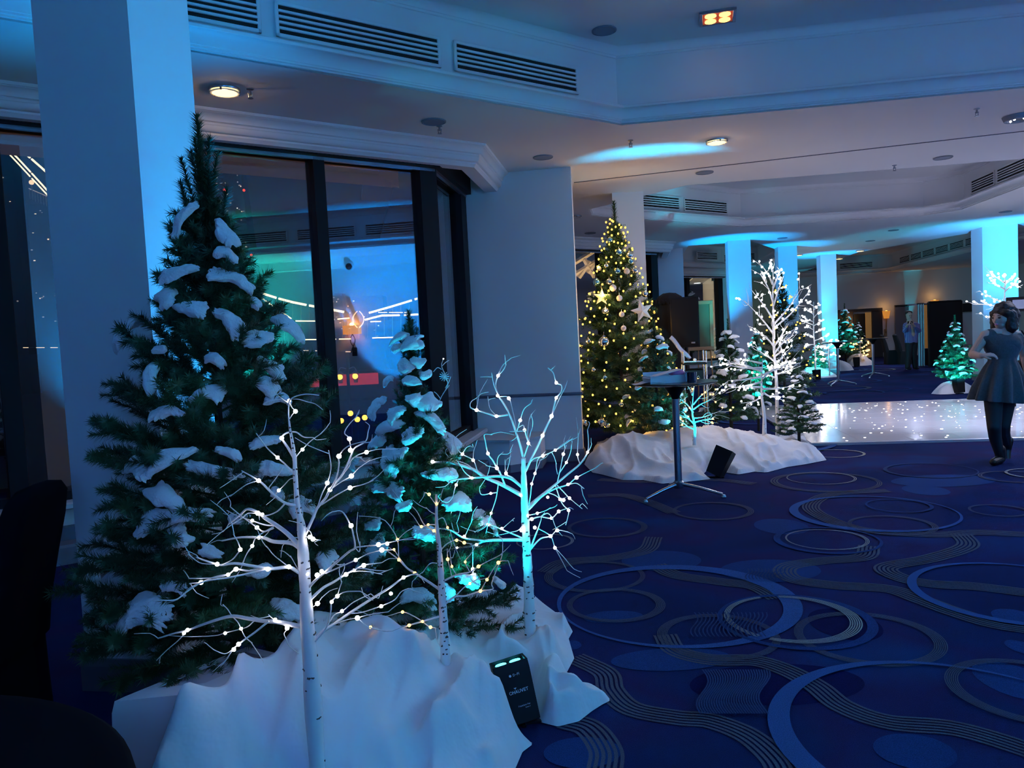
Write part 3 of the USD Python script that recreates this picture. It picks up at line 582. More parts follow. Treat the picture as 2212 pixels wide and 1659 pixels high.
B1B = [(30,(925,1450),(780,1420),(700,1415),(600,1400),(500,1385),(400,1410),(300,1445),(235,1470),(150,1490),(60,1518)),(10,(235,1470),(180,1530),(110,1590),(50,1650)),(9,(500,1385),(475,1345),(445,1315)),(9,(500,1385),(535,1420),(555,1460),(580,1510),(622,1547)),(10,(700,1415),(640,1412),(600,1445),(555,1462),(460,1485),(400,1502),(262,1508)),(16,(720,1415),(640,1480),(570,1530),(540,1555),(510,1580),(470,1640),(430,1690)),(8,(510,1580),(460,1610),(400,1590),(365,1565)),(8,(780,1420),(745,1400),(718,1376)),(9,(780,1420),(830,1455),(812,1490),(824,1522)),
(26,(925,1140),(880,1112),(840,1092),(760,1100),(715,1100),(620,1085),(520,1070),(440,1080),(410,1075),(330,1050),(288,1033)),(8,(410,1075),(320,1070),(275,1045),(238,1014)),(8,(840,1092),(800,1060),(750,1020),(706,966)),(7,(905,1125),(870,1060),(850,1025)),(16,(760,1100),(680,1105),(600,1115),(525,1105),(480,1135),(400,1155),(245,1160)),(10,(480,1135),(400,1150),(315,1185),(250,1215),(215,1252)),(8,(315,1185),(250,1190),(256,1196)),(14,(715,1100),(600,1130),(480,1155),(330,1180),(230,1240),(170,1285),(95,1293)),(10,(440,1080),(500,1050),(535,1010),(550,985),(535,940),(508,895)),(9,(560,1080),(590,1010),(620,965),(640,920)),
(30,(930,1000),(860,950),(750,940),(700,920),(660,915),(550,915),(440,935)),(30,(925,990),(840,900),(770,845),(700,800),(670,775),(620,750),(585,748),(550,780),(480,836)),(9,(670,775),(600,770),(565,795),(524,822)),(12,(770,845),(700,840),(620,815),(540,790),(470,754)),(12,(750,860),(690,880),(650,855),(560,790),(490,732)),(9,(750,850),(680,890),(640,920),(622,965),(585,1020),(570,1062)),
(20,(900,722),(820,710),(740,650),(690,600),(660,575),(610,545),(558,517)),(9,(660,575),(610,590),(570,610),(490,670)),(7,(740,650),(722,620),(730,605)),(8,(870,562),(845,568),(815,600),(780,635),(765,650)),(12,(820,710),(770,760),(700,785),(650,768)),
(13,(872,535),(820,480),(775,440),(710,380),(645,293)),(18,(872,440),(835,380),(800,322),(825,292),(880,285),(930,315),(985,318)),(10,(876,445),(890,425),(920,390),(970,340),(1030,296)),(8,(842,212),(862,180),(880,160),(860,140),(842,105)),(6,(850,88),(900,90),(948,104)),
(22,(940,895),(980,810),(1010,740),(1060,680),(1085,630),(1120,590),(1160,540),(1190,480),(1215,420),(1235,380),(1300,340),(1315,280)),(10,(1010,740),(1040,650),(1070,590),(1092,500),(1078,393)),(13,(1060,680),(1120,570),(1140,480),(1140,430),(1190,372),(1290,340)),(10,(1085,630),(1150,585),(1210,550),(1260,500),(1328,453)),(11,(1035,720),(1130,660),(1205,620),(1280,600),(1345,575)),(9,(1190,480),(1240,430),(1305,405),(1380,388),(1468,388)),(9,(1215,420),(1200,325),(1173,290),(1200,240),(1250,188)),(8,(1160,540),(1200,490),(1222,440),(1278,435)),
(9,(915,920),(880,916),(850,914)),(8,(930,915),(965,912),(990,925),(1030,932)),(7,(985,920),(975,895),(970,880)),
(18,(950,1225),(1000,1170),(1060,1120),(1130,1060),(1200,1000),(1235,975),(1225,900),(1210,845),(1160,762),(1100,762)),(10,(1235,975),(1320,965),(1375,960),(1440,945),(1582,915)),(12,(1060,1130),(1150,1090),(1240,1050),(1310,1015),(1395,990)),(7,(1235,975),(1262,1000),(1265,940)),
(20,(955,1300),(1040,1220),(1110,1180),(1180,1135),(1230,1110),(1290,1080),(1395,1066)),(9,(1110,1180),(1200,1125),(1300,1118),(1398,1136)),(9,(1180,1135),(1250,1100),(1360,1112)),(6,(1150,1150),(1172,1100),(1170,1070)),
(26,(960,1570),(1040,1480),(1100,1440),(1200,1370),(1330,1285),(1450,1210),(1525,1155),(1610,1128)),(12,(975,1560),(1060,1460),(1090,1360),(1095,1300),(1130,1265),(1180,1240),(1268,1237)),(9,(1060,1460),(1110,1380),(1160,1355),(1230,1300),(1330,1252)),(6,(1130,1265),(1145,1215),(1158,1178)),(8,(1330,1285),(1300,1270),(1282,1248)),(10,(1200,1370),(1280,1362),(1390,1325),(1470,1290),(1512,1240),(1556,1220)),(9,(1100,1440),(1180,1410),(1250,1395),(1330,1375),(1435,1360)),(8,(1250,1395),(1300,1440),(1330,1455),(1415,1475)),(7,(985,1330),(1010,1310),(1040,1270))]
B1L = [(235,1468),(214,1487),(555,1460),(460,1487),(540,1553),(512,1584),(758,1408),(830,1456),(840,1090),(715,1104),(412,1075),(525,1105),(478,1137),(316,1184),(550,988),(622,966),(662,914),(655,770),(682,778),(622,815),(650,856),(660,576),(780,634),(773,438),(798,322),(922,390),(880,162),(842,98),(1086,630),(1070,590),(1208,394),(1140,430),(1214,548),(1206,619),(1304,406),(1202,326),(966,912),(985,925),(1212,845),(1376,958),(1428,952),(1396,990),(1240,1050),(948,1132),(1010,1140),(1036,1118),(1182,1136),(1230,1112),(1288,1082),(1526,1154),(1096,1300),(1130,1266),(1158,1355),(1392,1326),(1450,1250),(1250,1396),(1012,1310)]
birch('front birch twig tree with white lights, its trunk crossing the bottom of the picture', 'light tree', 320, 830, 2.765, 2.2, B1T, B1B, B1L, 21, 'led_white', 0.0062)
B3T = [(1045,1640,70),(1040,1590,70),(1030,1300,55),(1020,1100,46),(1010,900,40),(1005,750,33),(1002,610,25)]
B3B = [(16,(1002,612),(985,540),(965,480),(945,420),(920,360),(890,310),(870,280),(855,225),(868,175),(892,120),(938,80)),(8,(868,175),(895,145),(910,118)),(9,(870,280),(845,220),(834,160)),(9,(880,285),(925,292),(950,380),(967,470)),(13,(920,380),(860,388),(820,376),(755,356),(722,340),(728,310),(760,290)),(7,(860,388),(825,345),(814,284)),(7,(755,356),(756,340),(758,328)),(9,(965,472),(985,410),(1005,350),(1042,320)),(7,(975,448),(1000,435),(1008,460),(1016,500)),(10,(1005,604),(1020,560),(1028,530),(1015,480),(1010,455)),(7,(1028,530),(1025,470),(1032,405)),(7,(1028,530),(1038,480),(1050,445)),
(16,(1012,680),(1045,610),(1075,550),(1103,490),(1125,440),(1150,390),(1165,330),(1175,292),(1202,258),(1203,225),(1175,212),(1160,160),(1132,133)),(6,(1150,390),(1190,300),(1218,243)),(10,(1040,625),(1060,610),(1105,597),(1170,567),(1220,535),(1262,503)),(6,(1170,567),(1210,535),(1245,512)),(7,(1150,576),(1165,605),(1176,640)),
(17,(1018,870),(1080,820),(1130,780),(1180,740),(1240,690),(1300,640),(1340,580),(1345,520),(1340,460)),(7,(1340,580),(1355,555),(1362,533)),(8,(1300,640),(1287,590),(1293,478)),(9,(1180,740),(1198,660),(1212,588),(1228,540)),(8,(1190,690),(1228,632),(1250,580),(1256,538)),(14,(1030,880),(1100,810),(1170,770),(1237,748),(1282,712),(1382,660)),(7,(1237,748),(1282,742),(1322,770)),(10,(1032,850),(1040,800),(1046,745),(1063,690),(1076,618)),(7,(1063,690),(1080,650),(1092,618)),(9,(1170,750),(1195,825),(1215,860),(1240,885),(1236,920),(1225,962)),(9,(1180,752),(1212,785),(1245,820),(1312,876)),(8,(1130,790),(1170,805),(1195,825)),(12,(1022,940),(1045,930),(1090,918),(1150,925),(1190,890),(1245,870)),(8,(1030,910),(1075,900),(1120,885),(1145,870)),(9,(1090,918),(1130,900),(1160,930)),
(14,(1035,1100),(1060,1030),(1080,980),(1095,935)),(12,(1035,1095),(1090,1035),(1145,1020),(1180,990),(1237,997)),(8,(1080,980),(1145,1020),(1168,1080),(1200,1140),(1232,1202)),(6,(1168,1080),(1200,1115),(1229,1147)),(7,(1015,930),(980,985),(935,1000)),
(24,(1005,812),(930,770),(870,740),(800,710),(740,670),(650,640),(590,630),(523,628),(500,590),(508,555),(526,522)),(8,(523,628),(512,590),(516,552)),(18,(1005,770),(940,720),(880,705),(800,708),(730,714),(660,720),(608,730)),(8,(730,714),(700,690),(684,672)),(8,(660,720),(640,770),(630,810),(605,840),(575,838)),(9,(740,670),(700,640),(630,615),(595,588),(596,562),(630,548)),(8,(760,680),(737,620),(680,588),(642,545),(634,498)),(7,(737,620),(740,570),(752,538)),(7,(680,588),(700,555),(722,543)),(13,(905,752),(880,690),(862,660),(840,620),(815,585),(800,515),(797,484),(838,485)),(7,(862,660),(868,605),(896,577)),(7,(862,660),(835,655),(804,648)),(10,(995,760),(945,712),(910,690),(905,615)),(6,(910,690),(925,640),(934,586)),(9,(870,742),(858,820),(832,900),(815,960),(804,1006)),(8,(860,790),(830,795),(785,802),(772,785),(772,757)),(7,(815,960),(780,985),(743,998)),
(20,(1005,1040),(900,1040),(800,1045),(755,1065),(700,1078),(650,1080),(590,1092)),(14,(800,1045),(690,1030),(620,990),(560,980),(525,995),(440,975)),(11,(1002,1032),(900,990),(815,960),(760,1000)),(6,(890,982),(920,955),(955,925)),(9,(735,1066),(735,1130),(735,1195),(745,1245),(772,1285),(738,1275)),(8,(690,1030),(640,1000),(620,930),(625,880),(640,840)),(7,(690,1030),(712,980),(735,930)),(7,(620,990),(660,1000),(650,950))]
B3L = [(868,175),(866,280),(925,294),(860,388),(755,356),(985,410),(1008,461),(1028,531),(1103,490),(1150,388),(1175,291),(1175,212),(1105,597),(1170,567),(1340,578),(1287,590),(1212,588),(1228,632),(1282,712),(1237,748),(1046,745),(1063,690),(1195,826),(1240,884),(1245,820),(1130,815),(1213,830),(1188,890),(1022,912),(1046,930),(1150,925),(1075,900),(1062,975),(1145,1020),(1180,990),(1168,1082),(990,805),(523,628),(630,616),(680,588),(737,620),(862,662),(815,585),(910,690),(730,714),(648,750),(832,900),(830,795),(815,960),(755,1065),(650,1080),(525,995),(888,980),(992,990),(735,1195),(742,1242),(622,880),(690,1022)]
birch('birch twig tree with white lights, one side washed cyan by the floor lamp', 'light tree', 720, 740, 2.44, 3.55, B3T, B3B, B3L, 22, 'led_white', 0.0078, tip=0.002, spread=0.3)
B2T = [(592,1659,56),(580,1450,46),(570,1280,37),(560,1100,27),(545,960,19),(543,800,12)]
B2B = [(16,(565,1305),(500,1260),(430,1215),(390,1190),(345,1145),(300,1110),(240,1065)),(9,(345,1145),(338,1040),(300,970),(273,938)),(7,(338,1040),(380,1000),(432,970)),(8,(390,1190),(345,1130),(320,1090)),(6,(300,970),(310,950),(316,928)),(14,(572,1440),(500,1460),(470,1470),(400,1490),(330,1515),(270,1520),(218,1500)),(8,(470,1470),(420,1440),(365,1420),(290,1440),(214,1450)),(8,(470,1470),(495,1490),(512,1500),(545,1505)),(13,(582,1385),(640,1340),(700,1335),(775,1310),(840,1300),(835,1270),(860,1200),(890,1120),(892,1058)),(8,(640,1340),(690,1290),(720,1270),(772,1240)),(8,(775,1310),(810,1250),(870,1160),(922,1150)),(13,(570,1262),(650,1225),(720,1210),(765,1180),(820,1150),(892,1114)),(7,(625,1235),(612,1180),(603,1142),(600,1085)),(7,(650,1225),(625,1180),(614,1098)),(7,(720,1210),(695,1156),(722,1118)),(9,(560,1100),(600,1060),(650,1040),(690,1055),(732,1060)),(9,(550,1010),(530,992),(480,960),(440,890),(400,850)),(8,(548,960),(500,960),(462,970),(432,930)),(8,(548,935),(580,925),(602,975),(620,1000)),(7,(545,860),(500,800),(480,790)),(6,(545,860),(562,830),(570,798)),(7,(562,1165),(510,1165),(468,1216)),(7,(546,910),(510,890),(488,868))]
B2L = [(430,1215),(345,1146),(338,1040),(320,1090),(470,1470),(400,1490),(268,1520),(365,1420),(196,1500),(512,1500),(775,1310),(720,1270),(810,1250),(870,1160),(765,1180),(603,1142),(625,1180),(695,1156),(650,1042),(690,1055),(530,992),(500,960),(464,970),(602,975),(505,800),(545,850)]
birch('small birch twig tree with warm amber lights between the two white lit birches', 'light tree', 720, 740, 2.44, 2.85, B2T, B2B, B2L, 23, 'led_warm', 0.0058, tip=0.0016, base_z=0.18)

# ================================================================ white fleece heaped around the foreground trees
def fleece(label, ctrl, outline, creases, seed, cell=0.012, amp=0.022, wid=0.028, thick=0.012, name='fleece_drape', smoothing=0.0005):
    """ctrl, outline: (px, py, z) in the photograph, turned into plan points with heights"""
    c = np.array([P(x, y, z) for x, y, z in ctrl]); o = np.array([P(x, y, z) for x, y, z in outline])
    poly = Polygon(o[:, :2]).buffer(0.001)
    g = RBFInterpolator(np.vstack([c[:, :2], o[:, :2]]), np.concatenate([c[:, 2], o[:, 2]]), kernel='linear', smoothing=smoothing)
    x0, y0, x1, y1 = poly.bounds; nx, ny = int((x1 - x0) / cell) + 2, int((y1 - y0) / cell) + 2
    X, Y = np.meshgrid(x0 + np.arange(nx) * cell, y0 + np.arange(ny) * cell); q = np.column_stack([X.ravel(), Y.ravel()])
    import shapely
    pts = shapely.points(q); inside = shapely.contains(poly, pts); edge = shapely.distance(poly.exterior, pts)
    Z = np.full(len(q), 0.0); Z[inside] = g(q[inside])
    nz = meshkit.fbm(np.column_stack([q * 5.0, np.zeros(len(q))]), 3, seed) - 0.5
    warp = q + 0.10 * np.column_stack([meshkit.fbm(np.column_stack([q * 3, np.zeros(len(q))]), 2, seed + 3) - .5, meshkit.fbm(np.column_stack([q * 3, np.ones(len(q)) * 9]), 2, seed + 4) - .5])
    rid = 1 - np.abs(2 * meshkit.noise(np.column_stack([warp * [7.5, 2.0], np.zeros(len(q))]), seed + 7) - 1)
    Z += 0.05 * nz + amp * 1.9 * rid ** 3
    for cr in creases:
        L = np.array([P(x, y, z)[:2] for x, y, z in cr[1:]]); L = spline(L, 40); best = np.full(len(q), 9.0)
        for a, b in zip(L, L[1:]):
            ab = b - a; t = np.clip(((q - a) @ ab) / (ab @ ab + 1e-12), 0, 1); best = np.minimum(best, np.linalg.norm(q - a - t[:, None] * ab, axis=1))
        Z += cr[0] * amp * np.exp(-(best / wid) ** 2)
    rim = np.clip(edge / 0.07, 0, 1); Z = np.maximum(Z, 0.004) * (0.25 + 0.75 * np.sin(rim * PI / 2)) + thick * np.sin(np.clip(edge / 0.03, 0, 1) * PI / 2) + 0.003
    idx = np.full(len(q), -1); keep = inside; idx[keep] = np.arange(keep.sum())
    I = np.arange(nx * ny).reshape(ny, nx); quad = np.stack([I[:-1, :-1], I[:-1, 1:], I[1:, 1:], I[1:, :-1]], -1).reshape(-1, 4)
    quad = quad[(idx[quad] >= 0).all(1)]; f = quads(idx[quad]); v = np.column_stack([q[keep], Z[keep]])
    # hem: drop the rim to the carpet
    e = np.sort(np.vstack([f[:, [0, 1]], f[:, [1, 2]], f[:, [2, 0]]]), axis=1); ue, cnt = np.unique(e, axis=0, return_counts=True); rimv = np.unique(ue[cnt == 1])
    v[rimv, 2] = np.minimum(v[rimv, 2], 0.006)
    rp_ = shapely.points(v[rimv, :2]); v[rimv, :2] = shapely.get_coordinates(shapely.line_interpolate_point(poly.exterior, shapely.line_locate_point(poly.exterior, rp_)))   # an even edge
    return single(name, (v, f), 'fleece', label, 'fleece', smooth=True), (v, f)
FCTRL = [(420,1540,.53),(520,1470,.54),(620,1410,.52),(720,1375,.50),(800,1372,.46),(860,1385,.42),(930,1420,.34),(965,1448,.27),(1010,1440,.27),(1050,1470,.24),(1080,1500,.20),
 (690,1659,.30),(600,1659,.32),(500,1659,.36),(400,1659,.40),(340,1659,.42),(800,1600,.30),(900,1659,.16),(1000,1600,.17),(1050,1620,.10),(600,1560,.42),(760,1500,.42),(860,1480,.36),(900,1540,.28),
 (1110,1420,.12),(1150,1395,.13),(1200,1350,.05),(1220,1410,.09),(1185,1450,.10),(1230,1500,.06),(1260,1520,.05),(1200,1530,.05),(1100,1330,.10),(1000,1340,.12),(900,1320,.18),
 (600,1900,.05),(330,1850,.10),(850,1850,.03),(700,1800,.12)]
FOUT = [(175,1800,.02),(208,1720,.12),(243,1640,.35),(300,1592,.45),(352,1550,.51),(470,1492,.53),(560,1440,.53),(630,1392,.48),(740,1345,.36),(850,1310,.22),(980,1280,.08),(1100,1285,.03),(1160,1292,.01),(1205,1325,.01),(1237,1362,.01),(1228,1378,.01),(1240,1420,.01),(1218,1462,.01),(1248,1478,.02),(1282,1484,.01),(1320,1510,.01),(1300,1520,.01),(1278,1534,.01),(1250,1556,.01),(1205,1567,.01),(1168,1558,.01),(1162,1530,.01),(1150,1470,.02),(1095,1470,.03),(1096,1530,.02),(1104,1580,.01),(1152,1604,.01),(1128,1622,.01),(1112,1659,.01),(1085,1760,.01),(960,1860,.01),(700,1980,.01),(330,2050,.01),(180,1940,.01)]
CRE = [(1.3,(565,1455,.48),(530,1560,.40),(545,1680,.32)),(1.2,(700,1440,.46),(640,1560,.40),(590,1680,.32)),(1.0,(840,1440,.38),(800,1560,.32),(770,1700,.22)),(1.2,(915,1450,.32),(870,1560,.28),(840,1680,.18)),(1.3,(985,1440,.27),(1000,1520,.24),(960,1600,.18),(905,1680,.12)),(1.2,(1050,1475,.22),(1045,1560,.18),(1000,1610,.14),(940,1680,.1)),(1.2,(1085,1510,.17),(1090,1590,.10),(1060,1680,.04)),(1.0,(420,1540,.48),(400,1640,.40)),(0.9,(330,1580,.46),(300,1680,.38)),(1.6,(1185,1385,.10),(1205,1430,.11),(1180,1500,.08),(1200,1555,.03)),(1.5,(1200,1500,.06),(1250,1500,.07),(1300,1510,.03)),(1.2,(1225,1530,.05),(1262,1520,.06)),(1.4,(1060,1400,.15),(1110,1395,.16),(1150,1420,.12)),(1.2,(760,1390,.47),(840,1420,.40),(905,1470,.33))]
fleece('large heap of white fleece around the foreground trees and lamp', FCTRL, FOUT, CRE, 31, amp=.036, wid=.03)
A0, A1 = D(252, 1522, 2.3), D(505, 1418, 2.62)
pl = thing('covered_plinth', 'low box under white cloth beneath the left end of the fleece heap', 'plinth', (0, 0, 0))
pq = [A0[:2], A0[:2] + [0.27, 0.03], A1[:2] + [0.20, -0.04], A1[:2] + [0.03, 0.06]]
part(pl, 'box', prism(pq, 0.0, 0.50), 'white_drape')
part(pl, 'cloth', sweep(ccw(pq), [(-0.02, 0.004), (-0.012, 0.2), (-0.006, 0.47), (-0.002, 0.505), (0.01, 0.512), (0.05, 0.513)], True), 'paper', smooth=30)

# ================================================================ LED par cans on the floor
def par_can(label, loc, rz, roll, pitch, s=1.0, text=True, lens='par_lens', group=None):
    t = thing('par_light', label, 'floor lamp', loc, rz, group)
    def T(m):                             # rolled and tipped on its little stand
        v = m[0] * s; v = rot(rot((v, m[1]), (0, 1, 0), roll), (1, 0, 0), pitch); return shift(v, (0, 0, 0.035 * s))
    hull = m3.Manifold.batch_hull([m3.Manifold.cube([0.125, 0.115, 0.02], True).translate([0, 0, 0.0]), m3.Manifold.cube([0.145, 0.135, 0.02], True).translate([0, 0, 0.20])])
    part(t, 'housing', T(mf(hull)), 'black_plastic')
    part(t, 'rim', T(cat(box((0, 0.064, 0.216), (0.145, 0.008, 0.014)), box((0, -0.064, 0.216), (0.145, 0.008, 0.014)), box((0.068, 0, 0.216), (0.008, 0.12, 0.014)), box((-0.068, 0, 0.216), (0.008, 0.12, 0.014)))), 'black_plastic')
    for i in (-1, 1):
        for j in (-1, 1): part(t, 'lens', T(lathe([(0.0, 0.214), (0.022, 0.213), (0.025, 0.209), (0.0, 0.209)], 14, (i * 0.03, j * 0.028, 0))), lens)
    part(t, 'foot', cat(box((0.0, 0, 0.008), (0.15 * s, 0.02, 0.012), 0.003), box((0, 0.03, 0.008), (0.02, 0.12 * s, 0.012), 0.003)), 'black_plastic')
    if text:
        def txt(string, h, x, z, bold=False):
            m = tm(meshkit.text_mesh(string, h, 0.0008, bold)); m = shift(m, (-(m[0][:, 0].max()) / 2, 0, 0)); m = rot(m, (1, 0, 0), PI / 2)
            a = math.atan2(0.010, 0.20); return T(shift(rot(m, (1, 0, 0), a), (x, -0.0585 - 0.05 * z - 0.0006, z)))
        part(t, 'logo', cat(txt('D-Fi', 0.009, 0.012, 0.172, True), T(shift(rot(lathe([(0, 0.0008), (0.005, 0.0008), (0.005, 0)], 12), (1, 0, 0), PI / 2), (-0.012, -0.0680, 0.176)))), 'white_print')
        tri = prism([(-0.006, 0.007), (0.006, 0.007), (0, 0)], 0, 0.0008); tri = rot(tri, (1, 0, 0), PI / 2)
        part(t, 'brand_print', cat(txt('CHAUVET', 0.012, 0.006, 0.106, True), T(shift(tri, (-0.005, -0.0651, 0.121)))), 'white_print')
        part(t, 'model_print', cat(txt('Freedom Par', 0.006, 0.014, 0.052), txt('Quad-4', 0.004, 0.026, 0.043)), 'white_print')
    return t
pc = P(1130, 1566, 0)
par_can('black floor lamp with white lettering tucked into the front fleece heap', pc, math.radians(8), math.radians(-11), math.radians(-14), 1.0)
# ================================================================ middle distance: the tree island by the pier
def simple_conifer(label, h, R, nb, seed, loc, nsnow=0, per_m=300, nl=0.06, w=0.005, twigs=3, z0=0.28, snow=(0.16, 0.07), group=None, rz=0.0, shape=None, mats=('needle', 'needle_dark', 'needle_light')):
    t = thing('christmas_tree', label, 'Christmas tree', loc, rz, group); r = np.random.default_rng(seed)
    rf = prof(shape or [(0, R), (0.25, R * 0.92), (0.5, R * 0.68), (0.75, R * 0.38), (0.92, R * 0.2), (1, R * 0.12)])
    part(t, 'trunk', tube([(0, 0, 0), (0, 0, h * .5), (0, 0, h - .1)], [.028, .02, .008], 7), 'bark')
    for k, b in enumerate(conifer_branches(h - 0.12, z0, rf, nb, seed, per_m, nl, w, twigs, True, (0.05, 0.95))):
        part(t, 'branch', b, mats[k % len(mats)])
    part(t, 'leader', brush([(0, 0, h - .3), (0, 0, h)], per_m * 2.5, nl * .9, r, w, 0.8), mats[0])
    for k in range(nsnow):
        f = ((k + .5) / nsnow) ** 1.15 * .97; az = k * 2.39996 + r.uniform(-.4, .4); q = rf(f) * r.uniform(.72, .98); z = z0 + (h - .12 - z0) * f + r.uniform(0, .05)
        n = np.array([math.cos(az) * .6, math.sin(az) * .6, .75]); L, Wd = snow[0] * r.uniform(.6, 1.25), snow[1] * r.uniform(.7, 1.3)
        m = cotton((0, 0, 0), L, Wd, 0, (0.0, -.6, .75), seed * 50 + k, th=.035, sag=.3)
        part(t, 'cotton_snow', shift(rotz(m, az + PI / 2 + r.uniform(-.5, .5)), (q * math.cos(az), q * math.sin(az), z)), 'cotton', 'tuft of white wadding on the branches' if k == 0 else None, smooth=True)
    return t
# the tall tree with amber fairy lights and baubles
t3 = D(1326, 436, 10.35); H3 = t3[2]
T3S = [(0, 0.80), (0.2, 0.77), (0.45, 0.57), (0.62, 0.43), (0.76, 0.29), (0.88, 0.18), (1, 0.09)]
simple_conifer('tall Christmas tree with amber fairy lights and silver baubles beside the pier', H3, 0.80, 130, 41, (t3[0], t3[1], 0), 0, 330, 0.085, 0.006, 5, 0.3, shape=T3S)
r3 = np.random.default_rng(5); rf3 = prof(T3S)
fl = thing('fairy_light_string', 'string of amber fairy lights wound round the tall tree beside the pier', 'fairy lights', (t3[0], t3[1], 0))
sp = []
for i in range(1300):
    f = (i / 1299) ** 1.12; az = f * 2 * PI * 24 - 1.1; z = 0.32 + (H3 - 0.55) * f; q = rf3(f) * 0.93 + 0.03 * math.sin(i * .9); sp.append((q * math.cos(az), q * math.sin(az), z + .03 * math.sin(i * 1.7)))
part(fl, 'wire', tube(sp, 0.0022, 4), 'needle_dark')
ii = 3
while ii < 1295:
    q = np.array(sp[ii]); 
    if q[1] < 0.15 * rf3((ii / 1299) ** 1.12) or r3.random() < .12:
        part(fl, 'bulb', ball(q * [1.03, 1.03, 1] + r3.normal(0, .012, 3), (.0145, .0145, .018), 0), 'fairy_warm')
    ii += int(r3.integers(2, 5)) 
for k in range(12):                      # the string's light, shared out over the crown
    f = (k + .5) / 12 * .9; a = -1.57 + 1.1 * math.sin(k * 2.3); lamp((t3[0] + (rf3(f) * 1.08 + .08) * math.cos(a), t3[1] + (rf3(f) * 1.08 + .08) * math.sin(a), .32 + (H3 - .55) * f), (1, .5, .1), .9, .05)
def on_tree(px, py, base, h, rf, z0=0.3, k=0.97):
    d0 = base[1]
    for _ in range(4):
        q = D(px, py, d0); f = np.clip((q[2] - z0) / (h - .12 - z0), 0, 1); R = rf(f) * k; dx = q[0] - base[0]; d0 = base[1] - math.sqrt(max(0, R * R - dx * dx))
    return q
BAUB = [(1318,519,6,'bauble_blue','blue'),(1337,545,7,'bauble_blue','teal blue'),(1360,552,8,'bauble_silver','silver'),(1310,574,5,'bauble_silver','silver'),(1334,586,6.5,'bauble_blue','blue'),(1354,586,6.5,'bauble_white','white'),(1371,584,7,'bauble_silver','silver'),(1294,580,5,'bauble_white','white'),(1289,610,8.5,'bauble_blue','blue'),(1316,609,7,'bauble_silver','silver'),(1324,622,7.5,'bauble_white','white'),(1338,644,6.5,'bauble_white','white'),(1308,672,8,'bauble_silver','silver'),(1343,679,6,'bauble_white','white'),(1347,709,6,'bauble_white','white'),(1305,739,12.5,'bauble_silver','large pale silver'),(1271,737,6.5,'bauble_silver','silver'),(1393,635,7,'bauble_silver','silver'),(1362,565,6,'bauble_blue','blue'),(1282,799,5.5,'bauble_silver','silver'),(1307,816,5.5,'bauble_blue','blue'),(1342,874,5.5,'bauble_silver','silver'),(1263,913,8.5,'bauble_silver','silver'),(1300,912,9.5,'bauble_silver','silver'),(1312,916,8,'bauble_silver','silver')]
BLAB = ['blue bauble highest on the amber-lit tree, under its bare tip','teal bauble on the right upper slope of the amber-lit tree','silver bauble at the right edge below the teal bauble','small silver bauble left of the upper blue bauble','blue glass bauble in the middle of the amber-lit tree, upper third','small white bauble just right of the middle blue glass bauble','silver bauble at the right edge level with the white and blue pair','small white bauble at the left edge of the upper amber-lit tree','blue bauble at the left edge above the left star','grey silver bauble between the left blue bauble and the white one','white bauble directly above right of the left star','white bauble below the white one near the left star','silver bauble hanging below the left star','small white bauble between the two glitter stars','small pale bauble below the right star, over the dense lights','largest bauble, pale silver, low in the middle of the amber-lit tree','silver bauble left of the largest bauble','drop-like silver bauble above the right glitter star','teal bauble on the right slope under the edge silver one','small silver bauble below the dense band of amber lights, left','small blue bauble below the dense band of amber lights, middle','lowest lit small bauble, right, over the dark lower branches','silver bauble at the foot of the tree next to the pier edge','left one of the touching pair of silver baubles at the tree foot','right one of the touching pair of silver baubles at the tree foot']
for (x, y, R, m, _), lab in zip(BAUB, BLAB):
    q = on_tree(x, y, t3, H3, rf3); s = q[1] / FPX * R
    t = thing('bauble', lab, 'bauble', q, 0, 'baubles on the amber-lit tree')
    part(t, 'ball', ball((0, 0, 0), s, 3), m, smooth=True); part(t, 'cap', lathe([(s * .28, s * .93), (s * .28, s * 1.12), (0, s * 1.14)], 10), 'chrome'); part(t, 'hook', tube([(0, 0, s * 1.1), (0, 0, s * 1.7)], s * .05, 4), 'chrome')
q = on_tree(1378, 617, t3, H3, rf3); ring = tube([(0.055 * math.cos(a), 0, 0.055 * math.sin(a)) for a in np.linspace(0, 2 * PI, 25)], .004, 5)
tt = thing('bauble', 'open wire ring bauble at the right of the amber-lit tree', 'bauble', q, 0, 'baubles on the amber-lit tree'); part(tt, 'ring', ring, 'chrome'); part(tt, 'ring', rotz(ring, PI / 2), 'chrome'); part(tt, 'ring', rotz(ring, PI / 4), 'chrome')
def star(px, py, R, lab, turn):
    q = on_tree(px, py, t3, H3, rf3) - [0, .04, 0]; s = R * q[1] / FPX
    pts = [((s if k % 2 == 0 else s * .42) * math.sin(k * PI / 5 + turn), (s if k % 2 == 0 else s * .42) * math.cos(k * PI / 5 + turn)) for k in range(10)]
    v = [(x, -.004, z) for x, z in pts] + [(x, .004, z) for x, z in pts] + [(0, -.03, 0), (0, .03, 0)]
    f = [[20, k, (k + 1) % 10] for k in range(10)] + [[21, 10 + (k + 1) % 10, 10 + k] for k in range(10)]
    t = thing('star_ornament', lab, 'star', q, 0, 'glitter stars on the amber-lit tree'); part(t, 'star', (np.array(v), np.array(f)), 'glitter'); part(t, 'cord', tube([(0, 0, s * .9), (0, .02, s * 1.5)], .0015, 4), 'bauble_white')
star(1299, 642, 19, 'white glitter star on the left of the amber-lit tree', .06); star(1386, 672, 26, 'larger white glitter star on the right of the amber-lit tree', -.22)

